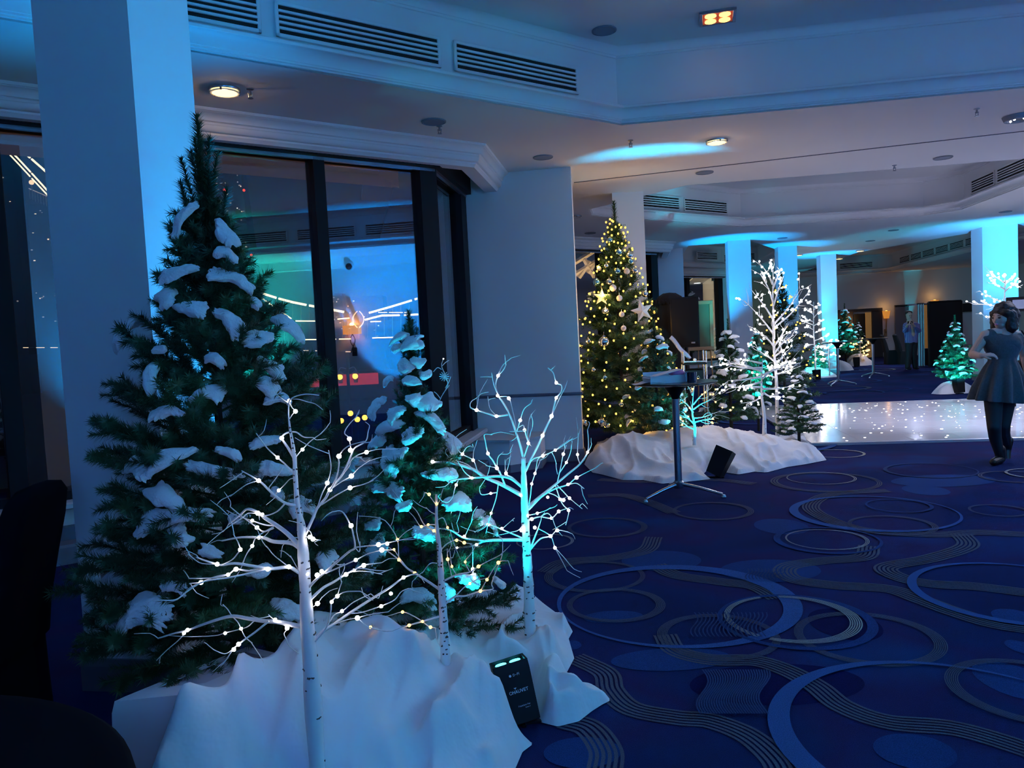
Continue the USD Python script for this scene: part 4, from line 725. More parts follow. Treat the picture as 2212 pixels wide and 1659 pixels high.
# snow-tufted trees of the island; A and B are copied further off
tA = P(1415, 992, 0); tA = D(1412, 690, 9.25)
treeA = simple_conifer('snow-tufted tree on a bare stem behind the high table', tA[2], .44, 70, 51, (tA[0], tA[1], 0), 28, 420, .055, .0045, 4, .42, snow=(.13, .06))
tB = D(1572, 690, 10.4)
treeB = simple_conifer('snow-tufted tree between the loudspeaker and the tall white birch', tB[2], .42, 70, 52, (tB[0], tB[1], 0), 34, 420, .055, .0045, 4, .3, snow=(.14, .065))
hA, hB = tA[2], tB[2]
def far_tree(src, hs, px, ptop, d, label, rz, wide=1.0, group=None):
    q = D(px, ptop, d); s = q[2] / hs; copy(src, label, (q[0], q[1], 0), rz, s * wide, group, sz=s)
far_tree(treeB, hB, 1722, 795, 9.7, 'small snow-tufted tree at the right end of the fleece island by the dance floor', 1.1, 1.25)
far_tree(treeA, hA, 1632, 700, 11.4, 'snow-tufted tree glowing cyan behind the tall white birch', 2.3, .75)
far_tree(treeB, hB, 1824, 656, 27.2, 'far snow-tufted tree lit cyan green left of the sconce wall', .7)
far_tree(treeA, hA, 1766, 736, 22.6, 'small cyan lit tree above the bright blue fleece and its lamp', 3.3, 1.15)
far_tree(treeB, hB, 2062, 681, 15.9, 'cyan lit snow-tufted tree next to the walking woman', 4.0, 1.05)
far_tree(treeA, hA, 1852, 690, 28.6, 'dim far tree tucked behind the cyan green one', 5.1)
q = D(1688, 590, 14.0)
tD = simple_conifer('dark tree with a few amber lights behind the tall birch', q[2], .62, 60, 53, (q[0], q[1], 0), 0, 220, .09, .008, 3, .3, mats=('needle_dark',))
fd = thing('fairy_light_string', 'few amber fairy lights on the dark tree behind the tall birch', 'fairy lights', (q[0], q[1], 0)); rr = np.random.default_rng(8)
wv = [(0.62 * (1 - .85 * f) * math.cos(f * 50), 0.62 * (1 - .85 * f) * math.sin(f * 50), .4 + f * (q[2] - .6)) for f in np.linspace(0, 1, 240)]
part(fd, 'wire', tube(wv, .002, 4), 'needle_dark')
for i in range(4, 236, 3):
    if wv[i][1] < .1: part(fd, 'bulb', ball(np.array(wv[i]), .019, 0), 'fairy_warm')
q = D(1488, 605, 26.5)
copy(treeA, 'far tree seen through the gap above the black loudspeaker', (q[0], q[1], 0.0), 1.0, q[2] / hA)

# ---- procedural birch light trees further off
def birch_far(label, loc, h, limbs, seed, led_r, led_mat, leds_per=7, tr=.02, twig=.004, group=None, rz=0.0):
    """limbs: (z fraction, azimuth, reach, rise)"""
    r = np.random.default_rng(seed); t = thing('birch_light_tree', label, 'light tree', loc, rz, group)
    tp = spline([(0, 0, 0), (.01, 0, h * .35), (-.01, .01, h * .62), (.012, 0, h)], 24)
    part(t, 'trunk', tube(tp, np.linspace(tr, twig, 24), 9), 'birch_bark', smooth=True)
    part(t, 'bark_marks', cat(*[tube([(tr * 1.0 * math.cos(a), tr * math.sin(a), z), (tr * math.cos(a + .5), tr * math.sin(a + .5), z)], .002, 4) for a, z in zip(r.uniform(0, 6.28, 14), r.uniform(.05, h * .3, 14))]), 'bark_mark', kind='stuff')
    for zf, az, reach, rise in limbs:
        o = np.array([0, 0, h * zf]); e = o + [reach * math.cos(az), reach * math.sin(az), rise]
        path = spline([o, o * .5 + e * .5 + r.normal(0, .06 * reach, 3), e], 10); m = [tube(path, np.linspace(tr * .5, twig, 10), 5)]; tips = list(path[3:])
        for k in range(6):
            a = path[r.integers(3, 10)]; b = a + (e - o) / max(.2, np.linalg.norm(e - o)) * r.uniform(.05, .16) + r.normal(0, .085, 3) * (reach + rise + .2)
            p2 = spline([a, (a + b) / 2 + r.normal(0, .02, 3), b], 6); m.append(tube(p2, np.linspace(twig, twig * .55, 6), 4)); tips += list(p2[2:])
        part(t, 'branch', cat(*m), 'twig', smooth=True)
        for k in range(leds_per):
            q = tips[r.integers(len(tips))]; part(t, 'led', ball(q + r.normal(0, .008, 3), led_r * 1.06 * r.uniform(.85, 1.2), 0), led_mat)
    return t
q = D(1668, 575, 9.9)
L4 = [(.97, 1.5, .05, .1), (.9, 2.8, .12, .24), (.88, .3, .12, .22), (.80, 2.6, .14, .35), (.78, .2, .16, .38), (.70, 3.3, .26, .36), (.68, -.1, .34, .42), (.66, .1, .48, .44), (.62, 3.0, .36, .46), (.6, 4.4, .2, .3), (.56, 5.2, .22, .25), (.55, 3.5, .24, .2), (.52, -.2, .24, .22), (.5, 4.6, .26, .18), (.47, 2.9, .2, .15), (.46, .5, .2, .14), (.44, 5.0, .24, .1), (.42, 4.0, .24, .08), (.4, -.6, .2, .05), (.38, 3.4, .2, .04)]
birch_far('tall white birch twig tree thick with white lights in the fleece island', (q[0], q[1], 0), q[2], L4, 61, .0135, 'led_white', 8, .028, .004)
q = D(1646, 800, 9.25)
L5 = [(.95, 2.9, .2, .05), (.9, 3.2, .42, .06), (.86, 3.0, .5, .10), (.8, 3.4, .46, -.02), (.74, 3.1, .40, -.06), (.68, 3.6, .3, .0), (.82, .1, .35, .12), (.78, .2, .5, .16), (.66, -.1, .36, .02), (.62, .3, .24, -.06), (.6, 3.5, .24, -.1)]
birch_far('low spreading birch twig tree with white lights in front of the tall one', (q[0], q[1], .1), 1.06, L5, 62, .0125, 'led_white', 7, .03, .0035)
q = P(1500, 958, .26)
L6 = [(.95, 1.2, .1, .12), (.92, 2.2, .1, .14), (.75, .2, .2, .16), (.66, -.3, .24, .12), (.5, .1, .3, .06), (.42, -.2, .2, .04), (.4, 3.3, .14, .1), (.3, 3.0, .12, .08), (.6, 3.0, .14, .16)]
birch_far('small birch twig tree with amber lights just right of the high table post', (q[0], q[1], .24), .62, L6, 63, .011, 'led_warm', 3, .022, .003)
q = D(1757, 652, 21.5)
L7 = [(.95, 2.5, .15, .1), (.9, .6, .18, .1), (.84, 3.0, .2, .16), (.8, .2, .2, .14), (.74, 2.8, .24, .1), (.7, .2, .24, .1), (.64, 3.2, .22, .1), (.6, 0, .24, .12), (.55, 3.0, .2, .06), (.5, 0, .44, .2), (.45, 3.1, .2, .0), (.42, .2, .24, .0), (.7, 2.9, .5, .32)]
birch_far('farther white lit birch twig tree left of the thin cyan column', (q[0], q[1], 0), q[2], L7, 64, .026, 'led_white', 7, .03, .006)
q = D(1790, 735, 21.0)
birch_far('small pinkish white lit twig tree behind the far high table', (q[0], q[1], .12), .92, [(.9, 1, .14, .1), (.8, 3, .2, .1), (.75, 0, .3, .1), (.65, 2.6, .26, .05), (.6, .3, .3, .02), (.5, 3.2, .22, 0), (.85, 5, .2, .1)], 65, .024, 'led_white', 7, .02, .006)
q = D(1858, 733, 27.0)
birch_far('far small twig tree with amber lights right of the cyan green tree', (q[0], q[1], .15), .72, [(.9, 1, .14, .1), (.8, 3, .2, .06), (.7, 0, .2, .06), (.6, 3, .2, .02), (.5, 0, .2, .02), (.35, 5, .18, .0)], 66, .03, 'led_warm', 5, .02, .006)
q = D(2170, 592, 14.2)
birch_far('white lit birch twig tree behind the walking woman against the blue column', (q[0], q[1], 0), q[2], [(.97, 1, .04, .05), (.93, 2.6, .16, .14), (.9, .5, .2, .16), (.88, 3.1, .2, .12), (.86, 0, .24, .14), (.76, 3.2, .42, .2), (.72, 3.0, .46, .12), (.66, 3.3, .44, .03), (.72, 0, .5, .24)], 67, .019, 'led_white', 9, .03, .006)
# glitter twig with a snowflake flower beside the window tree
gq = D(946, 905, 4.05); gt = thing('glitter_twig', 'silver glitter twig with a snowflake flower behind the shorter tree', 'twig ornament', gq)
def gp(x, y): return D(640 + x / 3.95, 560 + y / 3.95, 4.05) - gq
for ln in (((1180,1330),(1230,1190),(1290,1080),(1275,1000),(1240,910),(1255,850)), ((1245,910),(1275,880),(1305,862)), ((1270,1100),(1300,1050),(1318,1000)), ((1230,1190),(1200,1150),(1175,1130)), ((1250,1150),(1280,1110),(1305,1075)), ((1240,940),(1205,925),(1170,960)), ((1215,1220),(1180,1200),(1160,1190))):
    part(gt, 'twig', tube(spline([gp(*c) for c in ln], 14), .0022, 5), 'glitter')
part(gt, 'snowflake', cat(*[tube([gp(1262, 1000), gp(1262 + 42 * math.cos(a), 1000 + 42 * math.sin(a))], .0024, 4) for a in np.arange(12) * PI / 6], ball(gp(1262, 1000), .007, 1)), 'glitter')
part(gt, 'led', ball(gp(1255, 850), .004, 1), 'led_white')

# ---- second fleece heap
F2C = [(1345,940,.36),(1300,968,.20),(1330,985,.17),(1400,978,.20),(1425,990,.13),(1470,940,.30),(1500,928,.36),(1500,958,.24),(1560,934,.32),(1600,946,.26),(1650,952,.22),(1700,958,.18),(1745,965,.13),(1350,1012,.07),(1420,1020,.06),(1480,1014,.07),(1540,990,.14),(1600,988,.11),(1660,988,.09),(1720,986,.06),(1500,988,.13),(1580,1005,.05)]
F2O = [(1262,1002,.01),(1275,985,.03),(1288,958,.02),(1345,950,.03),(1400,952,.02),(1480,950,.02),(1570,948,.02),(1660,946,.02),(1740,944,.02),(1752,962,.02),(1762,980,.02),(1786,993,.01),(1740,1002,.01),(1700,1008,.01),(1655,1020,.01),(1630,1018,.01),(1595,1024,.01),(1570,1020,.01),(1558,1016,.02),(1530,1008,.03),(1520,1020,.02),(1535,1034,.01),(1480,1040,.01),(1430,1044,.01),(1390,1036,.01),(1345,1036,.01),(1300,1024,.01),(1280,1020,.01)]
CR2 = [(1.6,(1345,940,.38),(1400,975,.26),(1450,1000,.15)),(1.5,(1500,960,.26),(1540,985,.2),(1590,1000,.1)),(1.6,(1280,985,.1),(1340,1012,.14),(1420,1022,.1)),(1.5,(1600,950,.28),(1640,985,.15),(1680,1002,.06)),(1.4,(1480,1010,.13),(1500,1030,.04))]
fleece('white fleece island under the middle trees and the tall birch', F2C, F2O, CR2, 33, cell=.018, amp=.022, wid=.06, thick=.016)
def small_heap(label, cx, cy, hw, z, seed, d):
    c = D(cx, cy, d); c[2] = 0; r = np.random.default_rng(seed); R = hw * d / FPX
    rings, n = 9, 36; v = [(0, 0, z)]; 
    for i in range(1, rings + 1):
        f = i / rings
        for k in range(n):
            a = k * 2 * PI / n; q = R * f * (1 + .10 * math.sin(3 * a + seed) + .06 * math.sin(7 * a + 2 * seed)); zz = z * (math.cos(f * PI / 2) ** .7 if f < 1 else 0) * (1 + .22 * math.sin(5 * a + seed + 6 * f) * f) + (.004 if i < rings else .002)
            v.append((q * math.cos(a), q * math.sin(a) * .6, max(.002, zz)))
    f = [[0, 1 + k, 1 + (k + 1) % n] for k in range(n)] + list(quads([[1 + (i - 1) * n + k, 1 + i * n + k, 1 + i * n + (k + 1) % n, 1 + (i - 1) * n + (k + 1) % n] for i in range(1, rings) for k in range(n)]))
    single('fleece_drape', (np.array(v) + c, np.array(f)), 'fleece', label, 'fleece', smooth=True)
small_heap('bright cyan lit fleece under the small far tree', 1752, 812, 52, .30, 3, 22.3)
small_heap('pinkish fleece heap behind the far high table', 1806, 792, 38, .34, 5, 25.0)
small_heap('pale fleece heap under the far cyan green tree', 1852, 788, 32, .42, 8, 27.3)
small_heap('fleece heap under the cyan lit tree next to the woman', 2060, 848, 48, .24, 9, 15.7)
# ---- more floor lamps
def par_at(label, px, py, rz, roll=0.0, pitch=-.15, s=1.0): par_can(label, P(px, py, 0), rz, roll, pitch, s, False)
par_at('black floor lamp tipped at the front edge of the middle fleece island', 1545, 1032, math.radians(-28), math.radians(22), math.radians(-18), 1.25)
par_at('far black floor lamp glowing cyan before the bright blue fleece', 1765, 823, .1, 0, -.1, 1.2)
par_at('far dark floor lamp in front of the pale fleece heap', 1851, 793, -.2, 0, -.2, 1.3)
par_at('black floor lamp on the fleece below the cyan lit tree next to the woman', 2073, 851, .1, 0, -.15, 1.15)

# ================================================================ high tables
def high_table(label, loc, r=.385, h=1.08, rz=0.0):
    t = thing('high_table', label, 'high table', loc, rz)
    part(t, 'tabletop', lathe([(0, h - .022), (r - .02, h - .024), (r, h - .012), (r, h - .004), (r - .006, h), (0, h)], 48), 'table_black', smooth=35)
    part(t, 'mounting_cup', lathe([(.033, h - .16), (.05, h - .12), (.10, h - .05), (.14, h - .024), (0, h - .024)], 28), 'black_plastic', smooth=True)
    part(t, 'post', lathe([(.033, .10), (.033, h - .10)], 24), 'steel', smooth=True)
    part(t, 'hub', lathe([(0, .075), (.045, .08), (.05, .10), (.05, .135), (.036, .15)], 20), 'chrome', smooth=35)
    for k, a in enumerate((-2.60, -.42, 1.57)):
        d = np.array([math.cos(a), math.sin(a), 0]); m = tube([d * .03 + [0, 0, .118], d * .2 + [0, 0, .085], d * .40 + [0, 0, .035]], [.02, .017, .013], 8)
        lg = part(t, 'leg', m, 'chrome', smooth=True)
        part(lg, 'foot', lathe([(0, 0), (.022, 0), (.024, .012), (.014, .032), (0, .034)], 14, d * .41), 'chrome', smooth=35)
    return t
tb = P(1467, 1072, 0.0)
HT = high_table('near high table with a bright metal post and three splayed legs', tb)
for lab, px, py, rz in (('far high table left of the far cyan green tree, black top', 1811, 832, .2), ('farthest high table beside the dim chairs', 1887, 815, .35)):
    copy(HT, lab, P(px, py, 0), rz)
zt = 1.08
def onT(px, py=823, dz=0.0):
    q = P(px, py, zt); return q
gb = thing('paper_box', 'open white paper box on the near high table', 'box', (tb[0] - .08, tb[1] - .06, zt), .18)
part(gb, 'tray', cat(box((-.02, 0, .003), (.36, .2, .006)), box((-.02, -.1, .035), (.36, .006, .07)), box((-.02, .1, .05), (.36, .006, .10)), box((-.2, 0, .035), (.006, .2, .07)), box((.16, 0, .045), (.006, .2, .09))), 'paper')
part(gb, 'flap', rot(box((0, 0, 0), (.34, .17, .005)), (0, 1, 0), -.16) if False else shift(rot(box((0, 0, 0), (.34, .16, .005)), (0, 1, 0), -.20), (-.06, -.03, .085)), 'paper')
m = ball((.09, .0, .085), (.075, .06, .03), 2); part(gb, 'tissue', (m[0] + .02 * (meshkit.fbm(m[0] * 40, 2, 4) - .5)[:, None], m[1]), 'pink_tissue', 'crumpled pink tissue')
gl = thing('tumbler', 'dark glass tumbler on the near high table', 'glass', (tb[0] + .11, tb[1] - .18, zt)); part(gl, 'glass', lathe([(0, .004), (.046, .004), (.049, .09), (.053, .09), (.05, 0), (0, 0)], 28), 'tinted_glass', smooth=40)
sh = thing('paper_sheet', 'sheet of white paper curling over the edge of the near high table', 'paper', (tb[0] - .27, tb[1] - .1, zt + .001))
X, Y = np.meshgrid(np.linspace(-.14, .12, 9), np.linspace(-.1, .1, 5)); Z = np.where(X < -.06, -.0 + .25 * (X + .06) ** 1 * 0.3, .004 + .012 * np.sin((X + Y) * 18) ** 2) + .004
n = 9; part(sh, 'sheet', (np.column_stack([X.ravel(), Y.ravel(), Z.ravel()]), quads([[j * n + i, j * n + i + 1, (j + 1) * n + i + 1, (j + 1) * n + i] for j in range(4) for i in range(8)])), 'paper')

# ================================================================ loudspeakers and stand behind the table
q = D(1482, 750, 10.4); sp_ = thing('loudspeaker', 'black loudspeaker raised on a pole behind the near high table', 'loudspeaker', (q[0], q[1], 0), -.25)
zb, w_, h_ = q[2], .37, .67
part(sp_, 'cabinet', mf(m3.Manifold.batch_hull([m3.Manifold.cube([w_, .02, h_], True).translate([0, -.17, zb + h_ / 2]), m3.Manifold.cube([w_ * .72, .02, h_ * .96], True).translate([0, .17, zb + h_ / 2])])), 'black_plastic')
part(sp_, 'grille', box((0, -.184, zb + h_ / 2), (w_ - .03, .008, h_ - .04), .003), 'speaker_front'); part(sp_, 'badge', box((.10, -.189, zb + .06), (.05, .003, .02)), 'grey_disc')
part(sp_, 'handle', box((w_ / 2 - .01, 0, zb + h_ / 2), (.02, .14, .06), .008), 'speaker_front')
part(sp_, 'pole', tube([(0, 0, .62), (0, 0, zb)], .018, 10), 'black_plastic'); part(sp_, 'collar', lathe([(.03, .6), (.03, .68), (.018, .68)], 14), 'black_plastic')
for k in range(3):
    a = k * 2.094 + .4; part(sp_, 'tripod_leg', tube([(0.02 * math.cos(a), .02 * math.sin(a), .64), (.45 * math.cos(a), .45 * math.sin(a), .015)], .012, 8), 'black_plastic')
q = D(1450, 745, 11.0); s2 = thing('draped_speaker', 'speaker under a ruffled black cloth behind the raised loudspeaker', 'loudspeaker', (q[0], q[1], 0), .1)
n = 40; rows = []
for z, R in ((.0, .30), (.6, .27), (1.2, .24), (1.7, .225), (1.95, .215), (2.04, .17), (2.09, .09), (2.10, .0)):
    rows.append([(R * (1 + .05 * math.sin(k * 2 * PI / n * 10 + z)) * math.cos(k * 2 * PI / n), R * .8 * (1 + .05 * math.sin(k * 2 * PI / n * 10 + z)) * math.sin(k * 2 * PI / n), z) for k in range(n)])
part(s2, 'cloth', (np.array(rows).reshape(-1, 3), quads([[j * n + i, j * n + (i + 1) % n, (j + 1) * n + (i + 1) % n, (j + 1) * n + i] for j in range(7) for i in range(n)])), 'black_cloth', smooth=True)
part(s2, 'ruffle', tube([(.215 * math.cos(a) * (1 + .06 * math.sin(a * 22)), .17 * math.sin(a), 1.96 + .03 * math.sin(a * 26)) for a in np.linspace(0, 2 * PI, 160)], .02, 6), 'black_cloth', smooth=True)
hs = thing('flexible_hose', 'pale ruffled hose slanting down below the loudspeakers', 'hose', D(1448, 728, 9.95)); e = D(1490, 776, 9.9) - D(1448, 728, 9.95)
part(hs, 'hose', tube([e * f + [0, 0, .01 * math.sin(f * 9)] for f in np.linspace(0, 1, 80)], [.022 + .008 * (k % 2) for k in range(80)], 9), 'lavender_frill', smooth=True)
ct = thing('equipment_stand', 'chrome framed equipment stand with black shelves beneath the loudspeaker', 'stand', (D(1500, 830, 10.0)[0], 10.0, 0), -.15)
for x in (-.14, .14):
    for y in (-.18, .18): part(ct, 'upright', tube([(x, y, 0), (x, y, 1.28)], .014, 10), 'chrome', smooth=True)
for z in (.45, .86, 1.12): part(ct, 'shelf', box((0, 0, z), (.30, .40, .025), .004), 'black_plastic')
for z in (.86, 1.12): part(ct, 'rail', tube([(-.14, -.19, z + .03), (.14, -.19, z + .03)], .012, 8), 'chrome', smooth=True)
part(ct, 'device', box((-.01, 0, .965), (.24, .34, .16), .01), 'black_plastic')
part(ct, 'lamp_knob', ball((0, -.19, 1.17), .022, 2), 'bauble_white', smooth=True); part(ct, 'lamp_knob', ball((0, -.19, .91), .02, 2), 'bauble_white', smooth=True)
q = D(1512, 757, 12.6); pf = thing('picture_frame', 'wooden framed picture standing behind the loudspeaker', 'picture', (q[0], q[1], q[2]), -.1)
for nm, c, s in (('rail', (0, 0, .03), (.46, .03, .06)), ('rail', (0, 0, .78), (.46, .03, .06)), ('stile', (-.2, 0, .405), (.06, .03, .70)), ('stile', (.2, 0, .405), (.06, .03, .70))): part(pf, nm, box(c, s, .006), 'wood_frame')
part(pf, 'picture', box((0, .006, .405), (.36, .01, .70)), 'picture_green'); part(pf, 'easel_leg', cat(tube([(-.17, .02, .1), (-.24, .1, -q[2])], .012, 6), tube([(.17, .02, .1), (.24, .1, -q[2])], .012, 6), tube([(0, .03, .7), (0, .45, -q[2])], .012, 6)), 'wood_frame')

# ================================================================ starlit dance floor
dn0, dn1, df0, df1 = P(1752, 965, .0), P(2300, 947, .0), P(2330, 862, .0), P(1756, 876, .0)
da = W2(2.22, 10.28); xax, yax = UX, VX
dfm = thing('dance_floor', 'white glossy starlit dance floor with twinkling points', 'dance floor', (da[0], da[1], 0), math.radians(-9))
NX, NY, PW = 9, 8, .62
for i in range(NX):
    for j in range(NY): part(dfm, 'panel', box(((i + .5) * PW, (j + .5) * PW, .016), (PW - .003, PW - .003, .032), .0015), 'dance_white')
Lx, Ly = NX * PW, NY * PW
for a, b, c, d in ((-.07, -.07, Lx + .07, 0), (-.07, Ly, Lx + .07, Ly + .07), (-.07, 0, 0, Ly), (Lx, 0, Lx + .07, Ly)):
    pr = prism([(a, b), (c, b), (c, d), (a, d)], 0, .03); part(dfm, 'edge_ramp', pr, 'dance_edge')
rl = np.random.default_rng(9)
for k in range(270):
    q = rl.uniform([.05, .05], [Lx - .05, Ly - .05]); s = .017 if rl.random() < .55 else .008
    part(dfm, 'led', lathe([(s, .0318), (s * .6, .0325 + s * .28), (0, .0328 + s * .32)], 6, (*q, 0)), 'led_floor')
# ================================================================ carpet figure: rings, ribbons and ovals woven flush into the pile
LAY = [0]
def lay(m, color, name='carpet_ring'):
    LAY[0] += 1; part(floor, name, shift(m, (0, 0, .0008 + .00018 * LAY[0])), color)
def c7(x, y): return P(1150 + x / 2.083, 950 + y / 2.083)[:2]
def ring_geo(l, r, t, b):
    L, R, T, B = c7(l, (t + b) / 2), c7(r, (t + b) / 2), c7((l + r) / 2, t), c7((l + r) / 2, b)
    return (T + B) / 2 * .5 + (L + R) / 2 * .5, (np.linalg.norm(T - B) + np.linalg.norm(L - R)) / 4
def ring_mesh(c, R, w0, w1, a0, lines=1, arc=(0, 360), n=96):
    a = np.radians(np.linspace(arc[0], arc[1], n)); w = R * (w0 + (w1 - w0) * (.5 + .5 * np.cos(a - math.radians(a0)))); ms = []
    for k in range(lines):
        f0, f1 = k / lines, (k + (1 if lines == 1 else .62)) / lines; ro, ri = R - w * f0, R - w * f1
        v = np.vstack([np.column_stack([c[0] + q * np.cos(a), c[1] + q * np.sin(a), 0 * a]) for q in (ri, ro)])
        ms.append((v, quads([[i, i + 1, n + i + 1, n + i][::-1] for i in range(n - 1)])))
    return cat(*ms)
def ribbon(pts, w, lines=1, raw=False):
    p = spline([q if raw else c7(*q) for q in pts], 12 * len(pts)); t = np.gradient(p, axis=0); t /= np.linalg.norm(t, axis=1, keepdims=True); nn = np.column_stack([-t[:, 1], t[:, 0]]); n = len(p); ms = []
    for k in range(lines):
        a, b = -w / 2 + w * k / lines, -w / 2 + w * (k + (1 if lines == 1 else .62)) / lines
        v = np.vstack([np.column_stack([p + nn * q, np.zeros(n)]) for q in (a, b)]); ms.append((v, quads([[i, i + 1, n + i + 1, n + i] for i in range(n - 1)])))
    return cat(*ms)
def oval(c, rx, ry, ang): 
    a = np.linspace(0, 2 * PI, 48, endpoint=False); v = np.column_stack([rx * np.cos(a), ry * np.sin(a), 0 * a]); v, _ = rotz((v, None), ang); v = np.vstack([v + [c[0], c[1], 0], [[c[0], c[1], 0]]]); return v, np.array([[48, k, (k + 1) % 48] for k in range(48)])
def oval7(l, r, t, b):
    c, R = ring_geo(l, r, t, b); L = np.linalg.norm(c7(l, (t + b) / 2) - c7(r, (t + b) / 2)) / 2; T = np.linalg.norm(c7((l + r) / 2, t) - c7((l + r) / 2, b)) / 2; return oval(c, L, T, 0)
for o, col in (((700,1500,1010,1190),'pile_dark'),((1250,1560,760,900),'pile_dark'),((2010,2320,1005,1165),'pile_mid'),((230,500,770,826),'pile_mid'),((1000,1240,355,426),'pile_mid'),((1670,1870,205,250),'pile_mid'),((2080,2280,765,840),'pile_mid'),((2140,2260,905,965),'pile_mid'),((150,220,905,945),'pile_mid'),((350,900,940,1040),'pile_mid'),((400,760,500,590),'pile_mid'),((1600,2100,160,210),'pile_mid'),((840,1300,540,640),'pile_mid'),((1540,1900,1330,1480),'pile_mid'),((50,400,1340,1480),'pile_mid')):
    lay(oval7(*o), col, 'carpet_oval')
for pts, w in (([(190,980),(330,1050),(360,1130),(450,1210),(650,1250),(800,1265),(970,1330),(1100,1440),(1150,1540)], .13),([(150,1265),(260,1300),(335,1400),(330,1500)], .14),([(600,880),(650,950),(800,990),(1000,995),(1150,1040),(1280,1110),(1400,1200),(1600,1270),(1900,1300),(2212,1390),(2500,1500)], .13),([(560,565),(650,610),(850,640),(1000,660),(1110,715)], .14),([(1520,480),(1490,530),(1300,548),(1150,575),(1170,625),(1350,655),(1600,672),(1750,720),(1900,775),(2100,832),(2400,870)], .15),([(1930,425),(1960,480),(1800,535),(1600,575),(1660,622),(1800,650),(2000,662),(2300,700)], .15),([(550,440),(510,500),(350,535),(150,552),(60,600)], .14),([(250,255),(400,250),(520,280),(640,330)], .14),([(2400,430),(2212,428),(2000,420),(1800,430),(1500,410),(1330,360),(1250,300),(1350,245),(1600,230)], .15),([(300,180),(500,190),(800,180),(1000,200)], .14)):
    lay(ribbon(pts, w, 6), 'pile_taupe', 'carpet_ribbon')
for l, r, t, b, col, w0, w1, a0, ln in ((200,552,655,840,'pile_taupe',.12,.2,-10,6),(60,500,545,690,'pile_taupe',.1,.18,180,5),(1180,1845,780,1012,'pile_taupe',.13,.18,-10,7),(590,1080,775,1005,'pile_taupe',.13,.18,180,7),(90,1215,560,920,'pile_blue',.025,.17,25,1),(825,1545,700,940,'pile_mid',.06,.13,-20,1),(1075,1580,398,512,'pile_mid',.06,.13,180,1),(1130,1520,408,495,'pile_white',.045,.11,0,3),(160,515,352,442,'pile_taupe',.10,.16,0,5),(640,985,280,366,'pile_taupe',.1,.16,0,4),(1000,1640,160,224,'pile_taupe',.1,.16,180,3),(1140,1460,148,202,'pile_white',.04,.10,-20,2),(1255,1490,45,84,'pile_white',.05,.1,0,1),(1630,1950,100,182,'pile_steel',.03,.09,180,1),(1235,1830,238,432,'pile_blue',.02,.12,190,1),(1420,1820,345,432,'pile_taupe',.1,.16,0,4),(1770,2600,545,850,'pile_blue',.02,.10,190,1),(960,2900,1035,1720,'pile_blue',.015,.14,200,1),(1930,2560,985,1300,'pile_taupe',.12,.18,180,7),(-60,175,425,500,'pile_white',.06,.12,0,3),(2150,2400,130,180,'pile_white',.04,.1,180,1),(2040,2300,140,200,'pile_taupe',.1,.15,180,2),(1500,1800,270,330,'pile_mid',.06,.12,0,1),(2000,2200,290,355,'pile_taupe',.1,.16,0,3)):
    c, R = ring_geo(l, r, t, b); lay(ring_mesh(c, R, w0, w1, a0, ln), col)
c, R = ring_geo(860, 1475, 708, 916)
lay(ring_mesh(c, R, .04, .19, -25, 6, (-128, 82)), 'pile_white'); lay(ring_mesh(c, R, .05, .10, 180, 4, (100, 222)), 'pile_white')
rc = np.random.default_rng(15)
for k in range(46):                      # the figure goes on over the rest of the room, coarser with distance
    u, v = rc.uniform(1.5, 13), rc.uniform(6.0, 27)
    if (v < 10.2 and u < 5) or (2.1 < u < 7.9 and 10.1 < v < 15.4): continue
    lay(ring_mesh(W2(u, v), rc.uniform(.35, .9), .04, .15, rc.uniform(0, 360), 1, n=48), ('pile_taupe', 'pile_white', 'pile_blue', 'pile_mid')[k % 4])
def hatch(x0, x1, y0, y1, n, amp, vert, label_=None):
    ms = []
    for k in range(n):
        f = (k + .5) / n
        pts = [(x0 + (x1 - x0) * f + amp * math.sin(6 * g + f), y0 + (y1 - y0) * g) if vert else (x0 + (x1 - x0) * g, y0 + (y1 - y0) * f + amp * math.sin(5 * g + 2 * f)) for g in np.linspace(0, 1, 8)]
        ms.append(ribbon(pts, .007))
    lay(cat(*ms), 'pile_steel', 'carpet_line_pattern')
hatch(760,1050,1050,1250,26,26,True); hatch(720,1050,790,900,18,16,True); hatch(960,1140,590,640,12,8,True)

# ================================================================ ceiling fittings
def downlight(px, py, z, label, lit=True, r=.12, glass='downlight_glass'):
    q = P(px, py, z); t = thing('downlight', label, 'ceiling light', (q[0], q[1], z - .002))
    part(t, 'ring', lathe([(r * .80, .0), (r * .82, -.014), (r * .97, -.016), (r, -.008), (r, .0)], 32), 'chrome', smooth=40)
    part(t, 'glass', lathe([(r * .82, -.026), (r * .80, -.020), (0, -.020)], 28), glass)
    part(t, 'glass_rim', lathe([(r * .80, -.030), (r * .90, -.030), (r * .90, -.024), (r * .80, -.024)], 28), 'bauble_white')
    for a in (.6, 2.7, 4.8): part(t, 'clip', box((r * .9 * math.cos(a), r * .9 * math.sin(a), -.02), (.014, .014, .026), .003), 'steel')
    if lit: disk((q[0], q[1], z - .04), (1.0, .62, .28), lit, r * .7); lamp((q[0], q[1], z - .06), (1.0, .6, .26), lit * .4, .02)
    return t
downlight(485, 193, SOF, 'lit amber downlight on the soffit nearest the cyan column', 1.0)
downlight(1548, 303, SOF, 'lit amber downlight on the pale soffit in front of the track line', 1.6)
for px, py, lab in ((1725,550,'left one of three tiny lit downlights far down the ceiling'),(1813,558,'lowest of three tiny lit downlights far down the ceiling'),(1858,541,'right one of three tiny lit downlights far down the ceiling')): downlight(px, py, SOF, lab, .8, .12)
downlight(1244, 466, SOF, 'small pale downlight just beyond the pier edge', 0, .1, 'paper')
